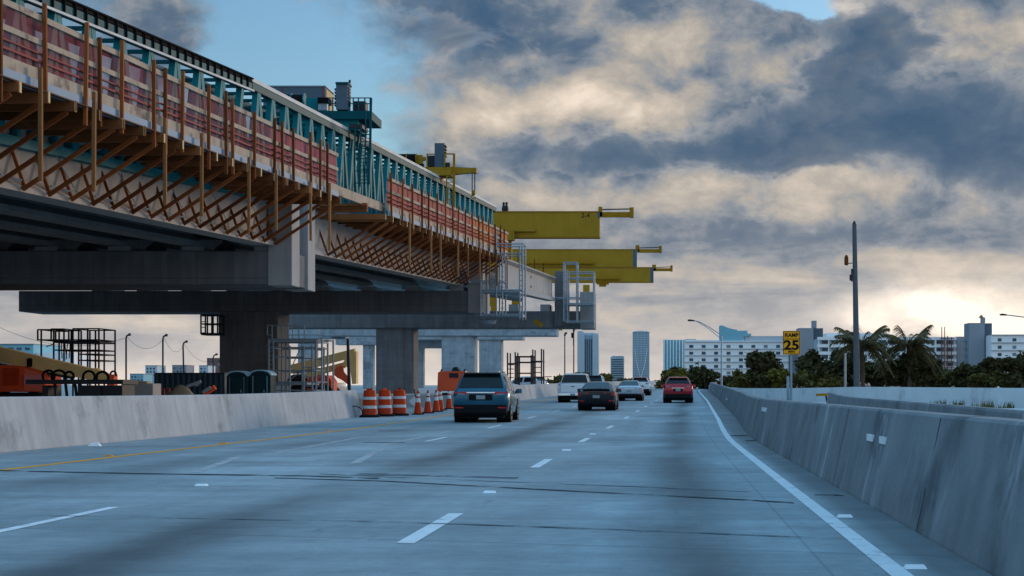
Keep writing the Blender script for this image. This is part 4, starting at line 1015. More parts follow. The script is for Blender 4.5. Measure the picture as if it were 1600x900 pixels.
# telehandler with raised tan boom
Yb = 101.0
t = thing('telehandler', 'orange telehandler with raised tan boom behind the silver scaffold', 'telehandler', at(505, 617, Yb))
bar_px(MB(), (455, 577), (555, 551), Yb, .5, .28, .26).build('boom', MT['tan'], t)
bar_px(MB(), (480, 586), (540, 570), Yb + .5, .4, .22, .18).build('lift_arm', MT['tan'], t)
bar_px(MB(), (458, 583), (492, 577), Yb + .2, .2, .06, .06).build('ram', MT['galv'], t)
b = MB(); pr = [(548, 549), (557.5, 549), (557.5, 599), (551, 600), (548, 575), (534, 571)]
b.loft([[Vector((at(px, 0, Yb).x, Yb + d, H + (VY - py) * Yb / F)) for px, py in pr] for d in (-.2, .5)]); b.build('carriage', MT['tan'], t)
b = MB(); pr = [(520, 583), (527, 574), (537, 572), (538, 581), (547, 592), (546, 602), (536, 594), (528, 590)]
b.loft([[Vector((at(px, 0, Yb).x, Yb - .3 + d, H + (VY - py) * Yb / F)) for px, py in pr] for d in (0, .25)]); b.build('tilt_link', MT['red_orange'], t)
b = MB(); pr = [(450, 616), (450, 598), (474, 595), (482, 588), (508, 586), (514, 596), (514, 616)]
b.loft([[Vector((at(px, 0, Yb).x, Yb + .8 + d, H + (VY - py) * Yb / F)) for px, py in pr] for d in (0, 1.8)]); b.build('body', MT['red_orange'], t, bevel=.05)
pbox(MB(), 458, 494, 598, 606, Yb + .7, .09).build('side_band', MT['dark_steel'], t)
for px in (462, 502):
    for d in (.7, 2.7): wheel_at(t, Vector((at(px, 0, Yb).x, Yb + d, zr(Yb) + .6)), .6, .4)
# pole
p = at(547, 617, 86); tag(MB().tube([Vector((p.x, 86, 0)), at(543.5, 529, 86)], .11, 10, .08).build('steel_pole', MT['dark_steel'], origin=Vector((p.x, 86, 0))), 'thin dark pole in front of the tan telehandler carriage', 'pole')
# orange scissor lift behind the SUV
Yb = 94.0
t = thing('orange_lift', 'orange lift body with a dark motor on top behind the traffic cones', 'lift', at(705, 617, Yb))
b = MB(); pr = [(683, 611), (684, 582), (688, 580), (727, 580), (733, 590), (733, 611)]
b.loft([[Vector((at(px, 0, Yb).x, Yb + d, H + (VY - py) * Yb / F)) for px, py in pr] for d in (0, 1.6)]); b.build('body', MT['red_orange'], t, bevel=.05)
b = MB(); pbox(b, 702, 716, 583, 590, Yb - .06, .055); b.build('grille', MT['dark_steel'], t)
b = MB(); b.loft([[Vector((at(px, 0, Yb).x, Yb + .3 + d, H + (VY - py) * Yb / F)) for px, py in [(704, 580), (707, 574), (712, 573), (717, 580)]] for d in (0, .9)]); b.build('motor', MT['potty'], t)
b = MB()
for px in (689, 725): b.bar(at(px, 580, Yb + .5), at(px + 2, 576.5, Yb + .5), .08, .08)
b.build('lifting_eye', MT['dark_steel'], t)
for px in (692, 724): wheel_at(t, Vector((at(px, 0, Yb).x, Yb + .2, zr(Yb) + .35)), .35, .3); wheel_at(t, Vector((at(px, 0, Yb).x, Yb + 1.5, zr(Yb) + .35)), .35, .3)
# curb in front of the drum pier
o = MB().loft([[Vector((xx, 88 + d, zz)) for d, zz in ((0, .2), (0, .95), (.3, .95), (.5, .2))] for xx in (at(630, 0, 88).x, at(716, 0, 88).x)]).build('barrier', MT['conc_barrier'], origin=at(670, 612, 88)); o['label'] = 'low concrete barrier lying across behind the traffic cones'; o['category'] = 'barrier'
# bent-top light poles with wires along the far side of the site
prev = None
for i, (px, ty, Y, th) in enumerate(((-20, 500, 130, .1), (197, 524, 145, .085), (254.5, 525, 150, .085), (288, 535, 160, .085), (333, 555, 190, .085))):
    p, q = at(px, 620, Y), at(px - (2 if i == 3 else 0), ty + 5, Y); p.z = .0
    k = Y / F
    t = thing('light_pole', ['dark bent-top pole at the left edge of the photo', 'dark bent-top pole left of the blue container, leftmost of three in the open', 'dark bent-top pole above the left end of the blue container', 'dark slightly leaning bent-top pole above the middle of the container', 'short bent-top pole close to the broad dark pier'][i], 'pole', p, group='bent-top poles of the work site')
    MB().tube([p, q, q + Vector((1 * k, 0, 4 * k)), q + Vector((5 * k, 0, 6.5 * k))], th, 8).build('shaft', MT['dark_steel'], t)
    MB().tube([q + Vector((4 * k, 0, 6.2 * k)), q + Vector((7 * k, 0, 6.4 * k))], th * 1.5, 8).build('lamp_head', MT['dark_steel'], t)
    top = q + Vector((2 * k, 0, 2 * k))
    if prev is not None:
        w = MB(); w.tube([prev.lerp(top, s_) - Vector((0, 0, 1.9 * 4 * s_ * (1 - s_) * (.7 if i == 1 else .55))) for s_ in [j / 14 for j in range(15)]], .016, 4)
        tag(w.build('overhead_wire', MT['dark_steel'], origin=prev), ['', 'sagging wire from the left edge to the first bent-top pole', 'sagging wire between the two bent-top poles left of and above the container', 'sagging wire between the two bent-top poles over the container', 'sagging wire from the leaning pole towards the broad dark pier'][i], 'wire', 'wires between the bent-top poles')
    prev = top
# far lamp poles seen under the cap tip
for i, (px, ty, Y) in enumerate(((882.5, 525, 300), (896.5, 518, 290))):
    p = at(px, 600, Y); p.z = -2; q = at(px, ty, Y)
    t = thing('lamp_post', ['thin dark lamp post left of the wide far tower', 'taller thin dark lamp post against the left edge of the wide far tower'][i], 'lamp post', p, group='far lamp posts behind the cars')
    MB().tube([p, q], .14, 8, .1).build('shaft', MT['wood_red' if i else 'dark_steel'], t)
    MB().tube([q, q + Vector((.1, 0, .5)), q + Vector((.45, 0, .6))], .22, 8).build('lamp_head', MT['dark_steel'], t)
# drums
def drum_proto():
    t = thing('traffic_drum', '', 'traffic drum', (0, 0, 0), group='orange drums at the barrier end')
    MB().lathe([(.42, 0), (.43, .06), (.34, .09), (.30, .10)], 20).build('rubber_base', MT['rubber'], t, smooth=True)
    rs = [(.292, .10), (.292, .30), (.28, .305), (.28, .50), (.268, .505), (.268, .70), (.255, .705), (.255, .90), (.24, .95), (.24, .99), (.20, 1.02)]
    b = MB().lathe(rs, 22).build('body', MT['orange'], t, smooth=True)
    MB().lathe([(.288, .325), (.286, .435), (.2, .435), (.2, .325)], 22).build('reflective_band', MT['white_band'], b)
    MB().lathe([(.276, .66), (.273, .765), (.2, .765), (.2, .66)], 22).build('reflective_band', MT['white_band'], b)
    MB().lathe([(.295, .20), (.295, .23), (.25, .23), (.25, .20)], 22).build('dark_ring', MT['maroon_rail'], b)
    MB().box(-.13, .13, -.02, .02, 1.02, 1.09).build('handle', MT['orange'], t)
    return t
dp = drum_proto()
for i, (px, Y, lb) in enumerate(((577.5, 63.5, 'orange and white drum at the end of the pale barrier, leftmost of three'), (601, 64.8, 'orange and white drum, middle one of three beside the barrier end'), (624, 66.0, 'orange and white drum, rightmost of three, nearest to the cones'))):
    o = dp if i == 0 else copy_tree(dp); o.location = (at(px, 0, Y).x, Y, zr(Y)); o.rotation_euler.z = i * 1.1; o['label'] = lb; o.scale = (.98, .98, 1.08)
def cone_proto():
    t = thing('traffic_cone', '', 'traffic cone', (0, 0, 0), group='traffic cones in a line')
    MB().box(-.21, .21, -.21, .21, 0, .045).build('base', MT['rubber'], t, bevel=.01)
    b = MB().lathe([(.16, .046), (.15, .08), (.035, .92), (.02, .93)], 18).build('body', MT['orange'], t, smooth=True)
    MB().lathe([(.098, .48), (.078, .64), (.05, .64), (.06, .48)], 18).build('reflective_band', MT['white_band'], b)
    MB().lathe([(.068, .71), (.055, .81), (.03, .81), (.04, .71)], 18).build('reflective_band', MT['white_band'], b)
    return t
cp = cone_proto()
for i, (px, Y, lb) in enumerate(((653, 68, 'orange traffic cone nearest to the drums'), (668.5, 70.5, 'orange traffic cone, second one counted from the drums'), (681.5, 73.5, 'orange traffic cone in front of the close pair in the middle of the line'), (688, 76.5, 'orange traffic cone half hidden at the back of the close pair'), (701.5, 80, 'orange traffic cone next to the dark SUV'))):
    o = cp if i == 0 else copy_tree(cp); o.location = (at(px, 0, Y).x, Y, zr(Y)); o['label'] = lb; o.scale = (1.15, 1.15, 1.12); o.rotation_euler.z = i * .4
# small board and rods by the cones
p = at(647, 628, 69.5)
t = thing('barricade_board', 'white board leaning on rods behind the first traffic cone', 'board', (p.x, 69.5, zr(69.5)))
b = MB(); b.bar(at(643, 623, 69.5), at(652, 632, 69.5), .04, .32, (1, 0, .2)); b.build('board', MT['white_band'], t)
b = MB(); b.bar(at(647, 608, 69.6), at(656, 652, 69.6), .05, .05); b.bar(at(655, 612, 69.7), at(649, 652, 69.7), .05, .05); b.build('rod', MT['dark_steel'], t)
# ================================================================ CARS (own frame: x right, y forward, rear bumper at y = 0)
def ring(s):
    y, zb, wb, zs, ws, zr_, wr = s
    bw = ws - .045
    h = [(0, zb), (wb * .86, zb), (wb, zb + .10), (max(wb, ws) + .012, lerp(zb, zs, .52)), (ws + .004, lerp(zb, zs, .80)), (ws - .012, zs - .035), (bw, zs),
         (lerp(bw, wr, .5) + .018, lerp(zs, zr_, .5)), (wr + .03, zr_ - .07), (wr - .02, zr_ - .022), (wr - .14, zr_), (0, zr_ + .012)]
    return [Vector((x, y, z)) for x, z in h] + [Vector((-x, y, z)) for x, z in h[-2:0:-1]]
def car(name, label, cat, kind, paint, Y, px, rz=0.0, group='cars in the lanes ahead', z=None, opts=()):
    st, W = SHAPES[kind]['st'], SHAPES[kind]['w']; sh = SHAPES[kind]
    t = thing(name, label, cat, (at(px, 0, Y).x, Y, zr(Y) if z is None else z), rz, group, world=False)
    rings = [ring(s) for s in st]
    body = MB().loft(rings).build('body', MT[paint], t, smooth=True)
    n = len(rings[0])
    def quad(i, j, k0, k1, ins=.10, off=.012, top=.0, name='side_window', par=body, m='glass'):
        a, b, c, d = rings[i][k0], rings[j][k0], rings[j][k1], rings[i][k1]
        mid = (a + b + c + d) / 4; nrm = (b - a).cross(d - a).normalized()
        if nrm.dot(Vector((mid.x, 0, mid.z - 1.0))) < 0: nrm = -nrm
        P = lambda u, v: a.lerp(b, u).lerp(d.lerp(c, u), v)
        m_ = [rings[i][(k0 + 1) % n], rings[j][(k0 + 1) % n]]
        g = MB(); u0, u1, v0, v1 = ins, 1 - ins, .06, .92
        top_i = rings[i][7 if k0 < 12 else n - 7]; top_j = rings[j][7 if k0 < 12 else n - 7]
        # follow the crease half way up
        def on(u, v):
            lo = a.lerp(b, u); md = top_i.lerp(top_j, u); hi = d.lerp(c, u)
            return lo.lerp(md, v * 2) if v < .5 else md.lerp(hi, v * 2 - 1)
        vs = (v0, .5, v1)
        for v in vs: g.v += [tuple(on(u0, v) + nrm * off), tuple(on(u1, v) + nrm * off)]
        g.f += [(0, 1, 3, 2), (2, 3, 5, 4)]
        return g.build(name, MT[m], par)
    for i, j in sh['side']:
        quad(i, j, 6, 8); quad(i, j, n - 6, n - 8)
    def cross(i, j, name, m='glass', w=.97, v0=.10, v1=.90, off=.014):
        g = MB(); A, B = rings[i], rings[j]
        nrm = (B[11] - A[11]).cross(Vector((1, 0, 0))).normalized()
        if nrm.z < 0: nrm = -nrm
        for v in (v0, v1):
            L = [A[k].lerp(B[k], v) for k in (10, 11)]
            hw = lerp(A[9].x, B[9].x, v) * w; zc = L[1]; ze = A[10].lerp(B[10], v)
            g.v += [tuple(Vector((s * hw, q.y, q.z)) + nrm * off) for s, q in ((-1, ze), (-.5, zc.lerp(ze, .3)), (.5, zc.lerp(ze, .3)), (1, ze))]
        g.f += [(k, k + 1, k + 5, k + 4) for k in range(3)]
        return g.build(name, MT[m], body)
    cross(*sh['rear'], 'rear_window', v0=sh.get('rv0', .1), v1=sh.get('rv1', .88)); cross(*sh['front'], 'windscreen')
    # wheels in dark arches
    r = sh['r']; hw = W / 2
    for yy in sh['axles']:
        for s in (-1, 1):
            c = Vector((s * (hw - .115), yy, r))
            MB().tube([Vector((s * (hw - .5), yy, r + .03)), Vector((s * (hw + .016), yy, r + .03))], r + .075, 22).build('wheel_arch', MT['trim'], body)
            b = MB(); d = Vector((.12, 0, 0)); b.tube([c - d, c - d * .75, c + d * .75, c + d], r, 22); w_ = b.build('wheel', MT['rubber'], t)
            w_.data.polygons
            e = Vector((s * .145, 0, 0)); MB().tube([c + e * .6, c + e], r * .66, 18).build('rim', MT['rim'], w_)
            b = MB()
            for k in range(5):
                a = k * 2 * math.pi / 5; b.bar(c + e * 1.01, c + e * 1.01 + Vector((0, math.cos(a), math.sin(a))) * r * .62, .05, .02, (1, 0, 0))
            b.build('spokes', MT['trim'], w_)
    # underbody
    MB().box(-hw * .8, hw * .8, .25, st[-1][0] - .3, .17, st[3][1] + .02).build('underbody', MT['trim'], t)
    sh['rear_detail'](t, body, opts)
    for s in (-1, 1):
        my = sh['mirror'][0]; mz = sh['mirror'][1]
        b = MB(); b.loft([[Vector((s * (hw - .06), my, mz)), Vector((s * (hw - .06), my + .08, mz)), Vector((s * (hw - .06), my + .08, mz + .06)), Vector((s * (hw - .06), my, mz + .06))], [Vector((s * (hw + .03), my - .02, mz - .02)), Vector((s * (hw + .03), my + .1, mz - .02)), Vector((s * (hw + .03), my + .1, mz + .17)), Vector((s * (hw + .03), my - .02, mz + .17))], [Vector((s * (hw + .20), my - .02, mz)), Vector((s * (hw + .20), my + .06, mz)), Vector((s * (hw + .20), my + .06, mz + .15)), Vector((s * (hw + .20), my - .02, mz + .15))]])
        b.build('mirror', MT[paint], body)
    return t
def lampbox(par, x0, x1, y, z0, z1, dy=.06, m='tail', wrap=0, name='tail_light', skew=0):
    for s in (-1, 1):
        b = MB(); X0, X1 = sorted((s * x0, s * x1))
        zi = [(x0, z0 + skew, z1), (x1, z0, z1)]
        b.loft([[Vector((s * x, y + (wrap if x == x1 else 0), za)), Vector((s * x, y + dy + wrap + .05, za)), Vector((s * x, y + dy + wrap + .05, zb)), Vector((s * x, y + (wrap if x == x1 else 0), zb))] for x, za, zb in zi])
        b.build(name, MT[m], par)
def suv_rear(t, body, opts):
    lampbox(t, .50, .955, -.015, .98, 1.10, wrap=.07, skew=.03)
    lampbox(t, .56, .80, -.028, 1.00, 1.035, dy=.03, m='plate', name='reverse_lamp')
    MB().box(-.50, .50, -.02, .02, 1.06, 1.095).build('chrome_strip', MT['chrome'], body)
    MB().box(-.42, .42, -.004, .015, .80, 1.02).build('plate_recess', MT['trim'], body)
    MB().box(-.16, .16, -.016, -.005, .84, .98).build('number_plate', MT['plate'], body)
    MB().loft([[Vector((x, y, z)) for y, z in ((-.035, .36), (.10, .24), (.10, .66), (-.035, .64))] for x in (-.93, .93)]).build('bumper', MT['trim'], t, bevel=.03)
    lampbox(t, .62, .90, -.045, .52, .56, dy=.02, name='reflector')
    MB().loft([[Vector((x, y, z)) for y, z in ((.36, 1.735), (.72, 1.745), (.72, 1.80), (.36, 1.765))] for x in (-.66, .66)]).build('spoiler', MT['trim'], body)
    for s in (-1, 1): MB().bar((s * .60, .8, 1.83), (s * .60, 3.0, 1.83), .04, .05).build('roof_rail', MT['chrome'], body)
    b = MB(); b.bar((.0, .17, 1.22), (.35, .22, 1.28), .02, .03); b.build('wiper', MT['trim'], body)
def small_suv_rear(t, body, opts):
    lampbox(t, .50, .90, .0, .98, 1.16, wrap=.09, skew=.06)
    lampbox(t, .54, .76, -.014, 1.03, 1.10, dy=.03, m='plate', name='reverse_lamp')
    MB().box(-.30, .30, -.004, .02, .74, .92).build('plate_recess', MT['trim'], body)
    MB().box(-.16, .16, -.016, -.005, .76, .90).build('number_plate', MT['plate'], body)
    MB().box(-.40, .40, -.012, .02, .94, .97).build('chrome_strip', MT['chrome'], body)
    MB().loft([[Vector((x, y, z)) for y, z in ((-.03, .34), (.10, .24), (.10, .62), (-.03, .58))] for x in (-.86, .86)]).build('bumper', MT['trim'], t, bevel=.03)
    MB().loft([[Vector((x, y, z)) for y, z in ((.28, 1.60), (.62, 1.62), (.62, 1.67), (.28, 1.635))] for x in (-.58, .58)]).build('spoiler', MT['paint_red'], body)
def sedan_rear(t, body, opts):
    lampbox(t, .40, .89, -.01, .80, .93, wrap=.12, skew=.02)
    lampbox(t, .74, .905, -.02, .68, .90, wrap=.10, skew=.05, name='tail_light')
    MB().box(-.40, .40, -.012, .03, .86, .885).build('boot_strip', MT['chrome' if 'silver' in opts else 'trim'], body)
    MB().box(-.17, .17, -.018, -.004, .62, .76).build('number_plate', MT['plate'], body)
    MB().loft([[Vector((x, y, z)) for y, z in ((-.045, .34), (.08, .22), (.08, .52), (-.045, .50))] for x in (-.86, .86)]).build('bumper', MT['trim'], t, bevel=.03)
    lampbox(t, .60, .82, -.056, .46, .50, dy=.02, name='reflector')
    if 'silver' not in opts: MB().loft([[Vector((x, y, z)) for y, z in ((.0, 1.02), (.2, 1.02), (.2, 1.055), (-.02, 1.06))] for x in (-.66, .66)]).build('spoiler', MT['paint_black'], body)
def pickup_rear(t, body, opts):
    lampbox(t, .82, .985, -.008, .78, 1.16, wrap=.05)
    MB().box(-.78, .78, -.012, .03, .68, 1.18).build('tailgate', MT['paint_white'], body, bevel=.015)
    MB().box(-.10, .10, -.03, -.013, 1.02, 1.07).build('tailgate_handle', MT['trim'], body)
    MB().box(-.96, .96, -.14, .08, .44, .60).build('bumper', MT['chrome'], t, bevel=.03)
    MB().box(-.16, .16, -.152, -.141, .45, .58).build('number_plate', MT['plate'], t)
    b = MB(); b.box(-.86, .86, .10, 1.82, 1.225, 1.238); b.build('bed_cover', MT['trim'], body)
SHAPES = {
 'suv': dict(w=2.0, r=.375, axles=(1.02, 4.08), st=[(0, .46, .84, .98, .93, 1.04, .84), (.10, .34, .95, 1.12, .985, 1.17, .86), (.52, .30, .96, 1.12, .995, 1.745, .70), (.85, .27, .96, 1.11, 1.0, 1.785, .72), (2.0, .25, .965, 1.09, 1.0, 1.80, .73), (3.0, .25, .965, 1.06, 1.0, 1.76, .70), (3.95, .26, .96, 1.04, .985, 1.13, .80), (4.75, .30, .93, .96, .94, 1.02, .74), (5.15, .38, .82, .80, .84, .85, .62)],
   side=((2, 3), (3, 4), (4, 5), (5, 6)), rear=(1, 2), front=(5, 6), rear_detail=suv_rear, mirror=(3.45, 1.05), rv0=.12, rv1=.93),
 'small_suv': dict(w=1.86, r=.345, axles=(.88, 3.52), st=[(0, .44, .78, .98, .86, 1.06, .78), (.09, .33, .88, 1.14, .915, 1.20, .80), (.48, .29, .89, 1.14, .925, 1.615, .60), (.8, .27, .89, 1.11, .93, 1.655, .62), (1.8, .25, .895, 1.07, .93, 1.67, .63), (2.6, .25, .895, 1.03, .93, 1.63, .60), (3.5, .26, .89, 1.0, .91, 1.09, .72), (4.2, .30, .86, .92, .87, .98, .66), (4.55, .38, .76, .76, .78, .82, .55)],
   side=((2, 3), (3, 4), (4, 5), (5, 6)), rear=(1, 2), front=(5, 6), rear_detail=small_suv_rear, mirror=(3.0, 1.03), rv0=.08, rv1=.94),
 'sedan': dict(w=1.82, r=.325, axles=(.95, 3.65), st=[(0, .44, .74, .88, .82, .95, .72), (.10, .31, .86, .96, .885, 1.02, .78), (.60, .28, .88, .96, .90, 1.05, .72), (1.45, .25, .885, .95, .91, 1.395, .56), (2.2, .24, .885, .94, .91, 1.425, .58), (2.85, .24, .885, .92, .91, 1.38, .56), (3.55, .25, .88, .90, .89, 1.0, .70), (4.25, .29, .85, .80, .86, .86, .64), (4.62, .36, .74, .64, .76, .70, .52)],
   side=((2, 3), (3, 4), (4, 5), (5, 6)), rear=(2, 3), front=(5, 6), rear_detail=sedan_rear, mirror=(3.0, .92), rv0=.06, rv1=.92),
 'pickup': dict(w=2.02, r=.39, axles=(1.15, 4.75), st=[(0, .58, .92, 1.17, .975, 1.19, .93), (.06, .50, .96, 1.19, 1.0, 1.215, .95), (1.86, .46, .97, 1.19, 1.005, 1.22, .95), (2.02, .44, .97, 1.19, 1.0, 1.86, .74), (2.4, .44, .97, 1.18, 1.0, 1.91, .76), (3.5, .44, .97, 1.17, 1.0, 1.91, .76), (4.0, .44, .97, 1.16, 1.0, 1.84, .73), (4.7, .44, .97, 1.15, .99, 1.25, .86), (5.5, .46, .95, 1.08, .97, 1.16, .84), (5.85, .52, .88, .92, .92, .98, .75)],
   side=((3, 4), (4, 5), (5, 6), (6, 7)), rear=(2, 3), front=(6, 7), rear_detail=pickup_rear, mirror=(4.1, 1.18), rv0=.10, rv1=.92)}
car('sport_utility_car', 'large dark blue sport utility car, nearest of the traffic, beside the traffic cones', 'car', 'suv', 'paint_blue', 55.5, 751, R(1.0))
car('parked_truck', 'white pickup with flat bed cover following the lane left of the black sedan', 'pickup', 'pickup', 'paint_white', 101, 895, R(-.5))
car('sedan', 'black four-door sedan in the middle lane, right behind the white pickup', 'car', 'sedan', 'paint_black', 76, 931.5, R(-.5))
car('sedan', 'pale silver sedan just right of the black sedan', 'car', 'sedan', 'paint_silver', 108, 983, R(-.5), opts=('silver',))
car('sport_utility_car', 'red sport utility car alone in the right lane', 'car', 'small_suv', 'paint_red', 99, 1059.5, R(-.6))
car('sport_utility_car', 'white car mostly hidden behind the silver sedan', 'car', 'small_suv', 'paint_white', 142, 1000, R(-.8))
car('sport_utility_car', 'dark-windowed vehicle whose roof shows behind the white pickup', 'car', 'suv', 'paint_silver', 128, 926, R(-.6))
car('sport_utility_car', 'white car parked in the work site beyond the dark scaffold frame', 'car', 'small_suv', 'paint_white', 150, 849, R(60), 'vehicles parked in the work site', z=.9)
car('parked_truck', 'white pickup parked in the work site right of the telehandler body', 'pickup', 'pickup', 'paint_white', 118, 526, R(150), 'vehicles parked in the work site', z=.55)
car('sedan', 'silver car roof showing in the work site left of the dark scaffold frame', 'car', 'sedan', 'paint_silver', 126, 806, R(75), 'vehicles parked in the work site', z=.7, opts=('silver',))

# ================================================================ RIGHT SIDE
t = thing('speed_sign', 'yellow ramp advisory sign reading 25 on a post behind the right barrier', 'sign', (at(1236, 0, 113.5).x, 113.5, .3))
cx = at(1236.5, 0, 113.5).x; z = lambda py: H + (VY - py) * 113.5 / F
MB().box(cx - .07, cx + .07, 113.5, 113.6, -.6, z(553)).build('post', MT['galv'], t)
pn = MB().box(cx - .62, cx + .62, 113.40, 113.45, z(554), z(517)).build('panel', MT['sign_yellow'], t, bevel=.01)
b = MB(); X0, X1, Z0, Z1 = cx - .60, cx + .60, z(553.3), z(517.7); w = .035
for a in ((X0, X1, Z0, Z0 + w), (X0, X1, Z1 - w, Z1), (X0, X0 + w, Z0 + w + .001, Z1 - w - .001), (X1 - w, X1, Z0 + w + .001, Z1 - w - .001), (X0 + w + .001, X1 - w - .001, z(530.2), z(529.4))): b.box(a[0], a[1], 113.390, 113.398, a[2], a[3])
b.build('border', MT['sign_black'], pn)
text('lettering', 'RAMP', .38, MT['sign_black'], pn, (cx + .02, 113.388, z(524)), bold=.012)
nm = text('numerals', '25', .95, MT['sign_black'], pn, (cx, 113.388, z(540)), bold=.03); nm.scale = (1.2, 1, 1)
text('lettering', 'MPH', .24, MT['sign_black'], pn, (cx, 113.388, z(549.8)), bold=.006)
MB().box(cx - .56, cx - .44, 113.386, 113.397, z(526), z(522)).build('orange_tab', MT['sign_orange'], pn)
b = MB().box(cx - .35, cx - .15, 113.3, 113.5, -.6, z(588)).build('sign_stub', MT['galv']); tag(b, 'short grey stub post beside the foot of the 25 sign', 'post')
# tall concrete pole
Yp = 98.0; p = at(1339.5, 0, Yp); p.z = -2.2
t = thing('concrete_pole', 'tall tapering concrete pole with small cameras near its top', 'pole', p)
MB().tube([p, at(1338.8, 603, Yp), at(1335, 350, Yp)], .27, 14, .135).build('shaft', MT['pole_conc'], t, smooth=True)
b = MB(); b.tube([at(1332, 411, Yp), at(1326, 411.5, Yp), at(1323, 407, Yp)], .03, 6); b.tube([at(1331, 420, Yp - .1), at(1331, 440, Yp - .1)], .05, 6); b.build('bracket', MT['dark_steel'], t)
MB().lathe([(.05, -.35), (.13, -.3), (.13, .15), (.06, .3)], 10, at(1322.5, 406, Yp)).build('camera', MT['wood_red'], t)
b = MB(); pbox(b, 1328, 1331.5, 429, 438, Yp - .2, .25); b.build('equipment_box', MT['dark_steel'], t)
MB().lathe([(.12, 0), (.10, .08), (.03, .2)], 8, at(1335, 350, Yp)).build('pole_cap', MT['dark_steel'], t)
# cobra lamps
def cobra(lb, pole_px, Y, foot, top, head, r=.09, armpts=()):
    p = at(pole_px, 0, Y); p.z = foot
    t = thing('street_lamp', lb, 'street lamp', p, group='cobra-head street lamps')
    MB().tube([p, at(pole_px, top, Y)], r * 1.2, 10, r * .8).build('pole', MT['pole_steel'], t)
    b = MB(); b.tube([at(x, y, Y) for x, y in armpts[0]], r * .45, 7)
    if len(armpts) > 1: b.tube([at(x, y, Y) for x, y in armpts[1]], r * .35, 7)
    b.build('arm', MT['pole_steel'], t)
    hx, hy = head; k = Y / F; c = at(hx, hy, Y)
    MB().loft([[c + Vector((dx * k, s * .16, dz * k)) for dx, dz in ((5.5, -1.6), (4, .6), (-3, 1.6), (-6, .6), (-5, -1.3), (0, -1.6))] for s in (-1, 1)]).build('lamp_head', MT['dark_steel'], t)
    return t
cobra('cobra-head street lamp with long double arm in front of the white hotel', 1127.5, 210, -1.5, 525, (1080, 500.5), .13, ([(1127.5, 524), (1108, 511), (1094, 503.5), (1084, 500.5)], [(1127.5, 530), (1108, 514), (1094, 505), (1086, 501.5)]))
cobra('cobra-head street lamp reaching in at the right edge of the photo', 1652, 120, -1.5, 505, (1568, 491.5), .1, ([(1652, 505), (1625, 500), (1600, 495.5), (1572, 492)],))
for px, ty, Y, lb in ((1091.5, 563, 240, 'short pale post standing in front of the low trees left of the hotel'), (1320.5, 552, 118, 'thin pale post left of the tall concrete pole, in front of the trees')):
    p = at(px, 0, Y); p.z = -2.2; tag(MB().tube([p, at(px, ty, Y)], .11, 8, .08).build('pale_post', MT['galv'], origin=p), lb, 'post')

# ---------------------------------------------------------------- trees
def leaf_crown(b, c, rx, ry, rz_, n, size, rng, lobes=6, flat=.5):
    L = []
    for i in range(lobes):
        a = rng.uniform(0, 6.28); q = rng.uniform(.2, .85); h = rng.uniform(-.6, .72)
        L.append((Vector((math.cos(a) * q * rx, math.sin(a) * q * ry, h * rz_)), rng.uniform(.22, .50)))
    for k in range(n):
        o, s = L[rng.randrange(len(L))]
        d = Vector((rng.gauss(0, 1), rng.gauss(0, 1), rng.gauss(0, 1))).normalized() * (rng.random() ** .42) * (1.0 if rng.random() < .84 else rng.uniform(1.0, 1.6))
        p = c + o + Vector((d.x * rx * s, d.y * ry * s, d.z * rz_ * s * .9))
        u = Vector((rng.gauss(0, 1), rng.gauss(0, 1), rng.gauss(0, .7))).normalized(); v = u.orthogonal().normalized()
        v = (Matrix.Rotation(rng.uniform(0, 6.28), 3, u) @ v); sz = size * rng.uniform(.5, 1.25)
        b.face([p - u * sz, p + v * sz * .5, p + u * sz, p - v * sz * .5])
def tree(lb, px, top, hw, Y, m='leaf_dark', base=-2.2, n=2600, grp='trees and bushes beyond the ramp wall', name='broadleaf_tree', seed=0, size=.34, low=612, ry=None):
    rng = random.Random(seed + int(px)); k = Y / F
    c0 = at(px, 0, Y); zt_ = H + (VY - top) * k; zb = max(base + .3, H + (VY - low) * k); rx = hw * k * 1.18; zt_ += .25; n = int(n * 1.35)
    t = thing(name, lb, 'tree' if 'tree' in name else 'bush', (c0.x, Y, base), group=grp)
    c = Vector((c0.x, Y, lerp(zb, zt_, .52)))
    b = MB(); leaf_crown(b, c, rx, ry or min(rx, 4), (zt_ - zb) / 2 * 1.05, n, size, rng, 14); b.build('crown', MT[m], t)
    tr = MB(); tr.tube([Vector((c0.x, Y, base)), Vector((c0.x + .1, Y, lerp(base, c.z, .6))), c + Vector((-.1, 0, .2))], .22, 8, .09)
    for j in range(5):
        a = rng.uniform(0, 6.28); q = c + Vector((math.cos(a) * rx * .55, math.sin(a) * 1.5, rng.uniform(-.2, .6) * (zt_ - zb) * .5)); tr.tube([Vector((c0.x + .1, Y, lerp(base, c.z, .7))), c.lerp(q, .5) - Vector((0, 0, .3)), q], .08, 6, .03)
    tr.build('trunk', MT['bark'], t)
    return t
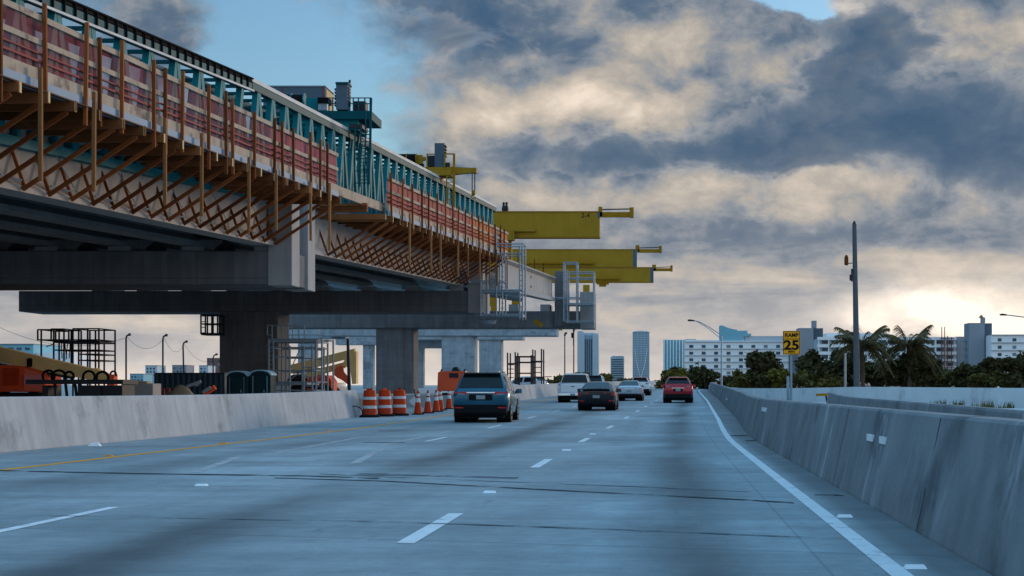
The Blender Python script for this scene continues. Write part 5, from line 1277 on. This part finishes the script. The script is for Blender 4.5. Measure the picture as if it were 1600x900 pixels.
TREES = [
 ('low dark bush at the left end of the tree row, nearest to the red car', 1046, 577, 17, 235, 'leaf_mid'), ('rounded dark tree behind the far end of the right barrier', 1066, 571, 20, 228, 'leaf_dark'),
 ('yellow green bush low in front of the rounded dark tree', 1062, 582, 16, 222, 'leaf_yellow'), ('dark tree between the short pale post and the cobra lamp', 1102, 574, 22, 224, 'leaf_dark'),
 ('low bush in front of the hotel just right of the cobra lamp pole', 1138, 590, 16, 215, 'leaf_dark'), ('ragged open tree rising in front of the right half of the hotel', 1196, 553, 24, 190, 'leaf_dark'),
 ('low dark tree at the foot of the ragged open tree, left side', 1166, 583, 20, 192, 'leaf_mid'), ('yellow green tree left of the 25 sign post', 1222, 580, 20, 178, 'leaf_yellow'),
 ('olive bush right of the 25 sign post', 1250, 583, 22, 176, 'leaf_mid'), ('dark tree at the foot of the grey block with the chimney', 1262, 563, 22, 186, 'leaf_dark'),
 ('big dense dark tree left of the tall concrete pole', 1294, 548, 30, 165, 'leaf_dark'), ('dense dark tree directly behind the tall concrete pole', 1330, 545, 26, 160, 'leaf_dark'),
 ('dark tree between the two palms', 1362, 562, 24, 158, 'leaf_dark'), ('low olive bush under the brown scaffold column', 1472, 584, 26, 162, 'leaf_mid'),
 ('dark bush below the grey stair tower', 1508, 578, 24, 160, 'leaf_dark'), ('open leafy tree right of the stair tower', 1550, 563, 20, 158, 'leaf_dark'),
 ('low bush below the right apartment block', 1535, 590, 28, 156, 'leaf_mid'), ('tall dark tree at the right edge of the photo', 1596, 562, 22, 150, 'leaf_dark'), ('low olive bush near the right edge of the photo', 1572, 588, 24, 152, 'leaf_mid'),
 ('low reddish brown bush left of the round dense tree', 1285, 590, 26, 150, 'leaf_mid'), ('low dark bush at the foot of the ragged open tree, right side', 1205, 588, 20, 180, 'leaf_dark'), ('low dark bush in front of the hotel lower windows', 1152, 593, 14, 205, 'leaf_mid')]
for i, (lb, px, top, hw, Y, m) in enumerate(TREES):
    tree(lb, px, top, hw, Y, m, seed=i, n=2400 if top < 570 else 1500, size=.36)
# round dense tree
tree('round dense tree like a dome under the right palm', 1420, 556, 37, 152, 'leaf_dark', n=5200, seed=77, size=.34)
# far trees behind the traffic
for i, (px, top, hw) in enumerate(((884, 589, 16), (907, 583, 13), (946, 585, 10), (968, 594, 18), (1000, 594, 16), (1026, 596, 14), (862, 594, 14))):
    tree(['bush behind the pickup at the foot of the thin lamp posts', 'tree at the foot of the widest far tower', 'small tree left of the short far tower', 'low trees at the foot of the short far tower', 'low trees at the foot of the far tower with the white legs', 'low bush left of the red car, against the bright horizon', 'low bush right of the dark scaffold frame'][i], px, top, hw, 480, 'leaf_mid' if i % 2 == 0 else 'leaf_dark', n=900, grp='far trees behind the traffic', size=.6, seed=i + 50, low=608, base=-2.2)
def palm(lb, px, top, Y, seed, rad):
    rng = random.Random(seed); k = Y / F; c0 = at(px, 0, Y); hub = at(px, top, Y)
    t = thing('palm_tree', lb, 'tree', (c0.x, Y, -2.2), group='palms behind the tall pole')
    MB().tube([Vector((c0.x, Y, -2.2)), Vector((c0.x + .15, Y, hub.z * .5)), hub], .24, 10, .16).build('trunk', MT['bark'], t)
    for i in range(36):
        a = i * 2.399 + rng.uniform(-.2, .2); up = rng.uniform(-.2, 1.0) if i > 9 else rng.uniform(1.05, 1.5); ln = rad * rng.uniform(.8, 1.15)
        d = Vector((math.cos(a), math.sin(a), 0)); b = MB(); pts = []
        for j in range(11):
            s = j / 10; pts.append(hub + d * ln * (s * math.cos(up * .6) + .06) * (1 - .12 * s) + Vector((0, 0, ln * (math.sin(up) * s * .9 - (.45 + .55 * math.cos(up)) * .72 * s * s))))
        b.tube(pts, .035, 5, .01)
        side = d.cross(Vector((0, 0, 1)))
        for j in range(1, 11):
            for q in (0, .5):
                s = min(j + q, 10); p = pts[int(s)].lerp(pts[min(int(s) + 1, 10)], s - int(s)); tl = ln * .26 * (1.15 - abs(s / 10 - .45))
                for sg in (-1, 1):
                    e = p + side * sg * tl * .75 + d * tl * .35 + Vector((0, 0, -tl * rng.uniform(.3, .8)))
                    b.face([p - d * .10, p + d * .10, e])
        b.build('frond', MT['leaf_palm'], t)
    return t
palm('feathery palm directly behind the tall concrete pole', 1346, 540, 146, 11, 3.3)
palm('feathery palm right of the tall pole, above the round dense tree', 1419, 540, 150, 23, 3.4)

# ---------------------------------------------------------------- buildings
def z_at(py, Y): return H + (VY - py) * Y / F
def x_at(px, Y): return (px - VX) * Y / F
def block(t, name, x0, x1, y0, y1, Y, D, m, bev=0):
    return MB().box(x_at(x0, Y), x_at(x1, Y), Y, Y + D, z_at(y1, Y), z_at(y0, Y)).build(name, MT[m], t)
MT['bldg_blind'] = mat('bldg_blind', (.22, .24, .25), .5, var=.5, scale=.3)
wr = random.Random(9)
def windows(par, xs_, ys_, w, h, Y, m='bldg_pane', frame=None, maxn=95):
    n = 0
    for py in ys_:
        for px in xs_:
            if n >= maxn: return
            n += 1
            x0, x1, za, zb = x_at(px, Y), x_at(px + w, Y), z_at(py + h, Y), z_at(py, Y)
            MB().box(x0, x1, Y - .06, Y - .01, za, zb).build('window', MT[m if wr.random() < .72 else 'bldg_blind'], par)
Yh = 700.0
t = thing('hotel_building', 'long white five-storey hotel left of the 25 sign, with rows of dark square windows', 'building', (x_at(1150, Yh), Yh, -2.2))
wl = block(t, 'wall', 1070, 1232, 532.5, 612, Yh, 18, 'bldg_white')
for py in (533.5, 544.5, 554.8, 565, 575.5, 586): block(wl, 'floor_band', 1069.6, 1232.4, py, py + 1.3, Yh - .5, .49, 'bldg_shade')
windows(wl, [1077 + 19.4 * k for k in range(8)], [539, 549.5, 559.8, 570.2, 580.5], 6.2, 4.6, Yh)
block(t, 'roof_parapet', 1070, 1124, 531, 532.4, Yh + .2, 12, 'bldg_white')
rf = block(t, 'roof_block', 1163, 1232, 525, 532.4, Yh + 2, 12, 'bldg_shade')
b = MB(); pr = [(1124, 533), (1124, 509), (1127, 508), (1131, 509), (1139, 512.5), (1148, 514.5), (1152, 514.5), (1152, 516.5), (1168, 516.5), (1168, 520.5), (1174, 521.5), (1174, 524), (1163, 526), (1160, 533)]
b.loft([[Vector((x_at(a, Yh), Yh + d, z_at(c, Yh))) for a, c in pr] for d in (1, 5)]); b.build('swoosh_crown', MT['bldg_teal'], t)
block(t, 'recess_wall', 1228, 1249, 552, 612, Yh + 1, 8, 'bldg_grey')
t = thing('ribbed_building', 'pale blue vertically ribbed building left of the white hotel', 'building', (x_at(1052, 720), 720, -2.2))
wl = block(t, 'wall', 1036.5, 1070, 531, 612, 720, 16, 'bldg_teal')
for k in range(7): block(wl, 'rib', 1037 + k * 4.8, 1038.6 + k * 4.8, 530.5, 612, 719.4, .59, 'bldg_white')
block(t, 'roof_block', 1071, 1088, 529.5, 533, 722, 10, 'bldg_shade')
Yg = 690.0
t = thing('grey_block', 'plain grey service block with a chimney, just right of the 25 sign', 'building', (x_at(1266, Yg), Yg, -2.2))
block(t, 'wall', 1248, 1271, 512.5, 612, Yg, 14, 'bldg_grey'); block(t, 'side_wing', 1271.1, 1286, 512.8, 612, Yg + 1.5, 12, 'slate'); block(t, 'chimney', 1269, 1276, 501, 512.4, Yg + 4, 4, 'bldg_grey')
Y2 = 620.0
t = thing('apartment_building', 'long white building with balcony bands behind the palms and the tall pole', 'building', (x_at(1390, Y2), Y2, -2.2))
wl = block(t, 'wall', 1278, 1494, 529, 612, Y2, 18, 'bldg_shade')
for py in (526.5, 538, 549.5, 561, 572.5, 584): block(wl, 'balcony_band', 1277.5, 1494.5, py, py + 4.6, Y2 - 1.3, 1.29, 'bldg_white')
windows(wl, [1284 + 15 * k for k in range(14)], [532.2, 543.8, 555.3, 566.8, 578.3], 10, 5, Y2)
for k in range(14): block(wl, 'pier_wall', 1279 + 15.2 * k, 1280.4 + 15.2 * k, 526.4, 612, Y2 - 1.5, 1.6, 'bldg_white')
block(t, 'roof_block', 1291, 1388, 520.5, 526.4, Y2 + 3, 12, 'bldg_white')
block(t, 'end_wing', 1494.6, 1507, 526, 612, Y2 + 2, 12, 'bldg_grey')
b = MB()
for px in (1470, 1474.5, 1479): b.bar(Vector((x_at(px, Y2), Y2 - 2.2, -2)), Vector((x_at(px, Y2), Y2 - 2.2, z_at(511 if px < 1479 else 525, Y2))), .3, .3)
for k in range(8): b.bar(Vector((x_at(1468, Y2), Y2 - 2.2, z_at(529 + k * 9, Y2))), Vector((x_at(1489, Y2), Y2 - 2.2, z_at(529 + k * 9, Y2))), .3, .3)
b.bar(Vector((x_at(1485, Y2), Y2 - 2.2, -2)), Vector((x_at(1485, Y2), Y2 - 2.2, z_at(527, Y2))), .3, .3)
tag(b.build('hoist_scaffold', MT['bldg_brown'], origin=(x_at(1476, Y2), Y2 - 2.2, -2)), 'brown scaffold hoist tower against the balcony building', 'scaffold')
Y3 = 600.0
t = thing('stair_tower', 'blank grey stair tower with a small pointed turret, right of the balcony building', 'building', (x_at(1528, Y3), Y3, -2.2))
block(t, 'wall', 1514, 1538.5, 504.5, 612, Y3, 10, 'bldg_grey'); block(t, 'side_wing', 1538.6, 1550, 505, 612, Y3 + 1.5, 8, 'slate')
tr = block(t, 'turret', 1533, 1539.5, 496, 504.4, Y3 + 3, 1.6, 'bldg_grey')
b = MB(); x0, x1, z0 = x_at(1532.5, Y3), x_at(1540, Y3), z_at(495.9, Y3); c = Vector(((x0 + x1) / 2, Y3 + 3.8, z_at(490.5, Y3)))
q = [Vector((x0, Y3 + 2.9, z0)), Vector((x1, Y3 + 2.9, z0)), Vector((x1, Y3 + 4.7, z0)), Vector((x0, Y3 + 4.7, z0))]
for i in range(4): b.face([q[i], q[(i + 1) % 4], c])
b.face(q); b.build('turret_roof', MT['bldg_brown'], tr)
lk = MB()
for py in (531, 542.5, 553.5): lk.box(x_at(1507.2, Y3), x_at(1513.9, Y3), Y3 + 4, Y3 + 6, z_at(py + 2.2, Y3), z_at(py, Y3))
lk.box(x_at(1507.2, Y3), x_at(1513.9, Y3), Y3 + 4, Y3 + 6, -2.2, z_at(562, Y3)); lk.build('link_bridge', MT['bldg_grey'], t)
Y4 = 590.0
t = thing('apartment_building', 'white apartment block with dark windows at the right edge of the photo', 'building', (x_at(1590, Y4), Y4, -2.2))
wl = block(t, 'wall', 1549, 1660, 523.5, 612, Y4, 16, 'bldg_white')
for py in (522.5, 534.5, 546.5, 558.5, 570.5): block(wl, 'floor_band', 1548.6, 1660.4, py, py + 1.5, Y4 - .5, .49, 'bldg_shade')
windows(wl, [1559 + 23 * k for k in range(5)], [528.5, 540, 551.5, 563, 574.5], 6, 5, Y4)
# far towers
def tower(name, lb, x0, x1, top, Y, D, m, body):
    t = thing(name, lb, 'tower', (x_at((x0 + x1) / 2, Y), Y, -2.2), group='far residential towers'); body(t, Y); return t
def t1(t, Y):
    a = block(t, 'wall', 902, 913, 519, 612, Y, 30, 'tower_a'); b = block(t, 'wall', 926, 935, 521, 612, Y, 30, 'tower_a')
    block(t, 'core_wall', 913.1, 925.9, 524, 612, Y + 6, 24, 'tower_b'); block(t, 'roof_block', 909, 930, 520, 523.9, Y + 8, 20, 'tower_a'); block(t, 'roof_block', 903, 910, 517.5, 518.9, Y + 3, 14, 'tower_b')
    for k in range(20): block(a, 'floor_band', 902.3, 912.7, 522 + 3.4 * k, 523 + 3.4 * k, Y - .5, .49, 'bldg_shade'); block(b, 'floor_band', 926.3, 934.7, 524 + 3.4 * k, 525 + 3.4 * k, Y - .5, .49, 'bldg_shade')
    for k in range(4): block(t, 'window_strip', 914.5 + 2.9 * k, 916 + 2.9 * k, 530, 600, Y + 5.5, .49, 'bldg_pane')
tower('far_tower', 'widest far tower, U-shaped with a dark core, standing behind the pickup', 902, 935, 517, 2500, 30, 'tower_a', t1)
def t2(t, Y):
    a = block(t, 'wall', 954, 975, 557.5, 612, Y, 30, 'tower_a'); block(t, 'roof_block', 956, 974, 556.3, 557.4, Y + 3, 18, 'tower_b')
    for k in range(10): block(a, 'window_band', 955.2, 973.8, 561 + 3.6 * k, 562.6 + 3.6 * k, Y - .5, .49, 'bldg_pane')
tower('far_tower', 'short far tower between the two tall ones', 954, 975, 556, 2600, 30, 'tower_a', t2)
def t3(t, Y):
    a = block(t, 'wall', 988.5, 1014.5, 518.5, 612, Y, 34, 'tower_b')
    b = MB(); pr = [(988, 519), (991, 517.6), (1001, 516.8), (1012, 517.6), (1015, 519)]
    b.loft([[Vector((x_at(p, Y), Y + d, z_at(q, Y))) for p, q in pr] for d in (-1, 34)]); b.build('curved_roof', MT['tower_a'], t)
    for k in range(18): block(a, 'floor_band', 991, 1012, 523 + 3.6 * k, 523.9 + 3.6 * k, Y - .5, .49, 'tower_a')
    for k in range(5): block(a, 'rib', 990.5 + 5.4 * k, 991.2 + 5.4 * k, 519.2, 612, Y - 1.2, .69, 'tower_a')
    b = MB(); q = lambda px, py: Vector((x_at(px, Y), Y - 2.6, z_at(py, Y)))
    for pts in ([(992, 545), (994.5, 565), (1001, 592)], [(1011, 545), (1008.5, 565), (1001.5, 592)]):
        for u, v in zip(pts, pts[1:]): b.bar(q(*u), q(*v), .75, .8)
    b.bar(q(1001.2, 591), q(1001.2, 606), 1.4, 1.0); b.build('outer_frame', MT['bldg_white'], t)
tower('far_tower', 'tall far tower with white crossing legs on its face', 988, 1015, 517, 2550, 34, 'tower_b', t3)
# buildings glimpsed under the overpass
Y5 = 420.0
t = thing('warehouse', 'pale blue flat-roofed building under the overpass at the left edge', 'building', (x_at(28, Y5), Y5, -2.2))
wl = block(t, 'wall', -30, 52, 538, 612, Y5, 20, 'bldg_teal'); block(t, 'wing', 52.1, 110, 551, 612, Y5 + 2, 16, 'bldg_white'); block(t, 'roof_edge', -30.3, 52.3, 537, 537.9, Y5 - .4, 20, 'bldg_grey')
windows(wl, [0 + 13 * k for k in range(4)], [543, 555], 8, 4, Y5)
for i, (x0, x1, top, m, lb) in enumerate(((203, 224, 584.5, 'bldg_teal', 'low pale blue building left of the narrow tower under the overpass'), (227, 245.5, 571.5, 'tower_a', 'narrow pale blue tower left of the blue container'), (269, 291, 571, 'bldg_grey', 'dark low building above the blue container'), (311, 325, 571.5, 'tower_a', 'small pale building above the right end of the container'), (323.3, 345, 560, 'bldg_brown', 'brown building beside the broad dark pier'))):
    Y6 = 800.0 + 20 * i
    t = thing('far_building', lb, 'building', (x_at((x0 + x1) / 2, Y6), Y6, -2.2), group='far buildings under the overpass')
    wl = block(t, 'wall', x0, x1, top, 612, Y6, 14, m); block(t, 'roof_edge', x0 - .4, x1 + .4, top - .8, top - .05, Y6 - .3, 14.6, 'bldg_grey')
    windows(wl, [x0 + 2 + k * 5 for k in range(int((x1 - x0) / 5))], [top + 3, top + 8, top + 13], 3, 3, Y6)
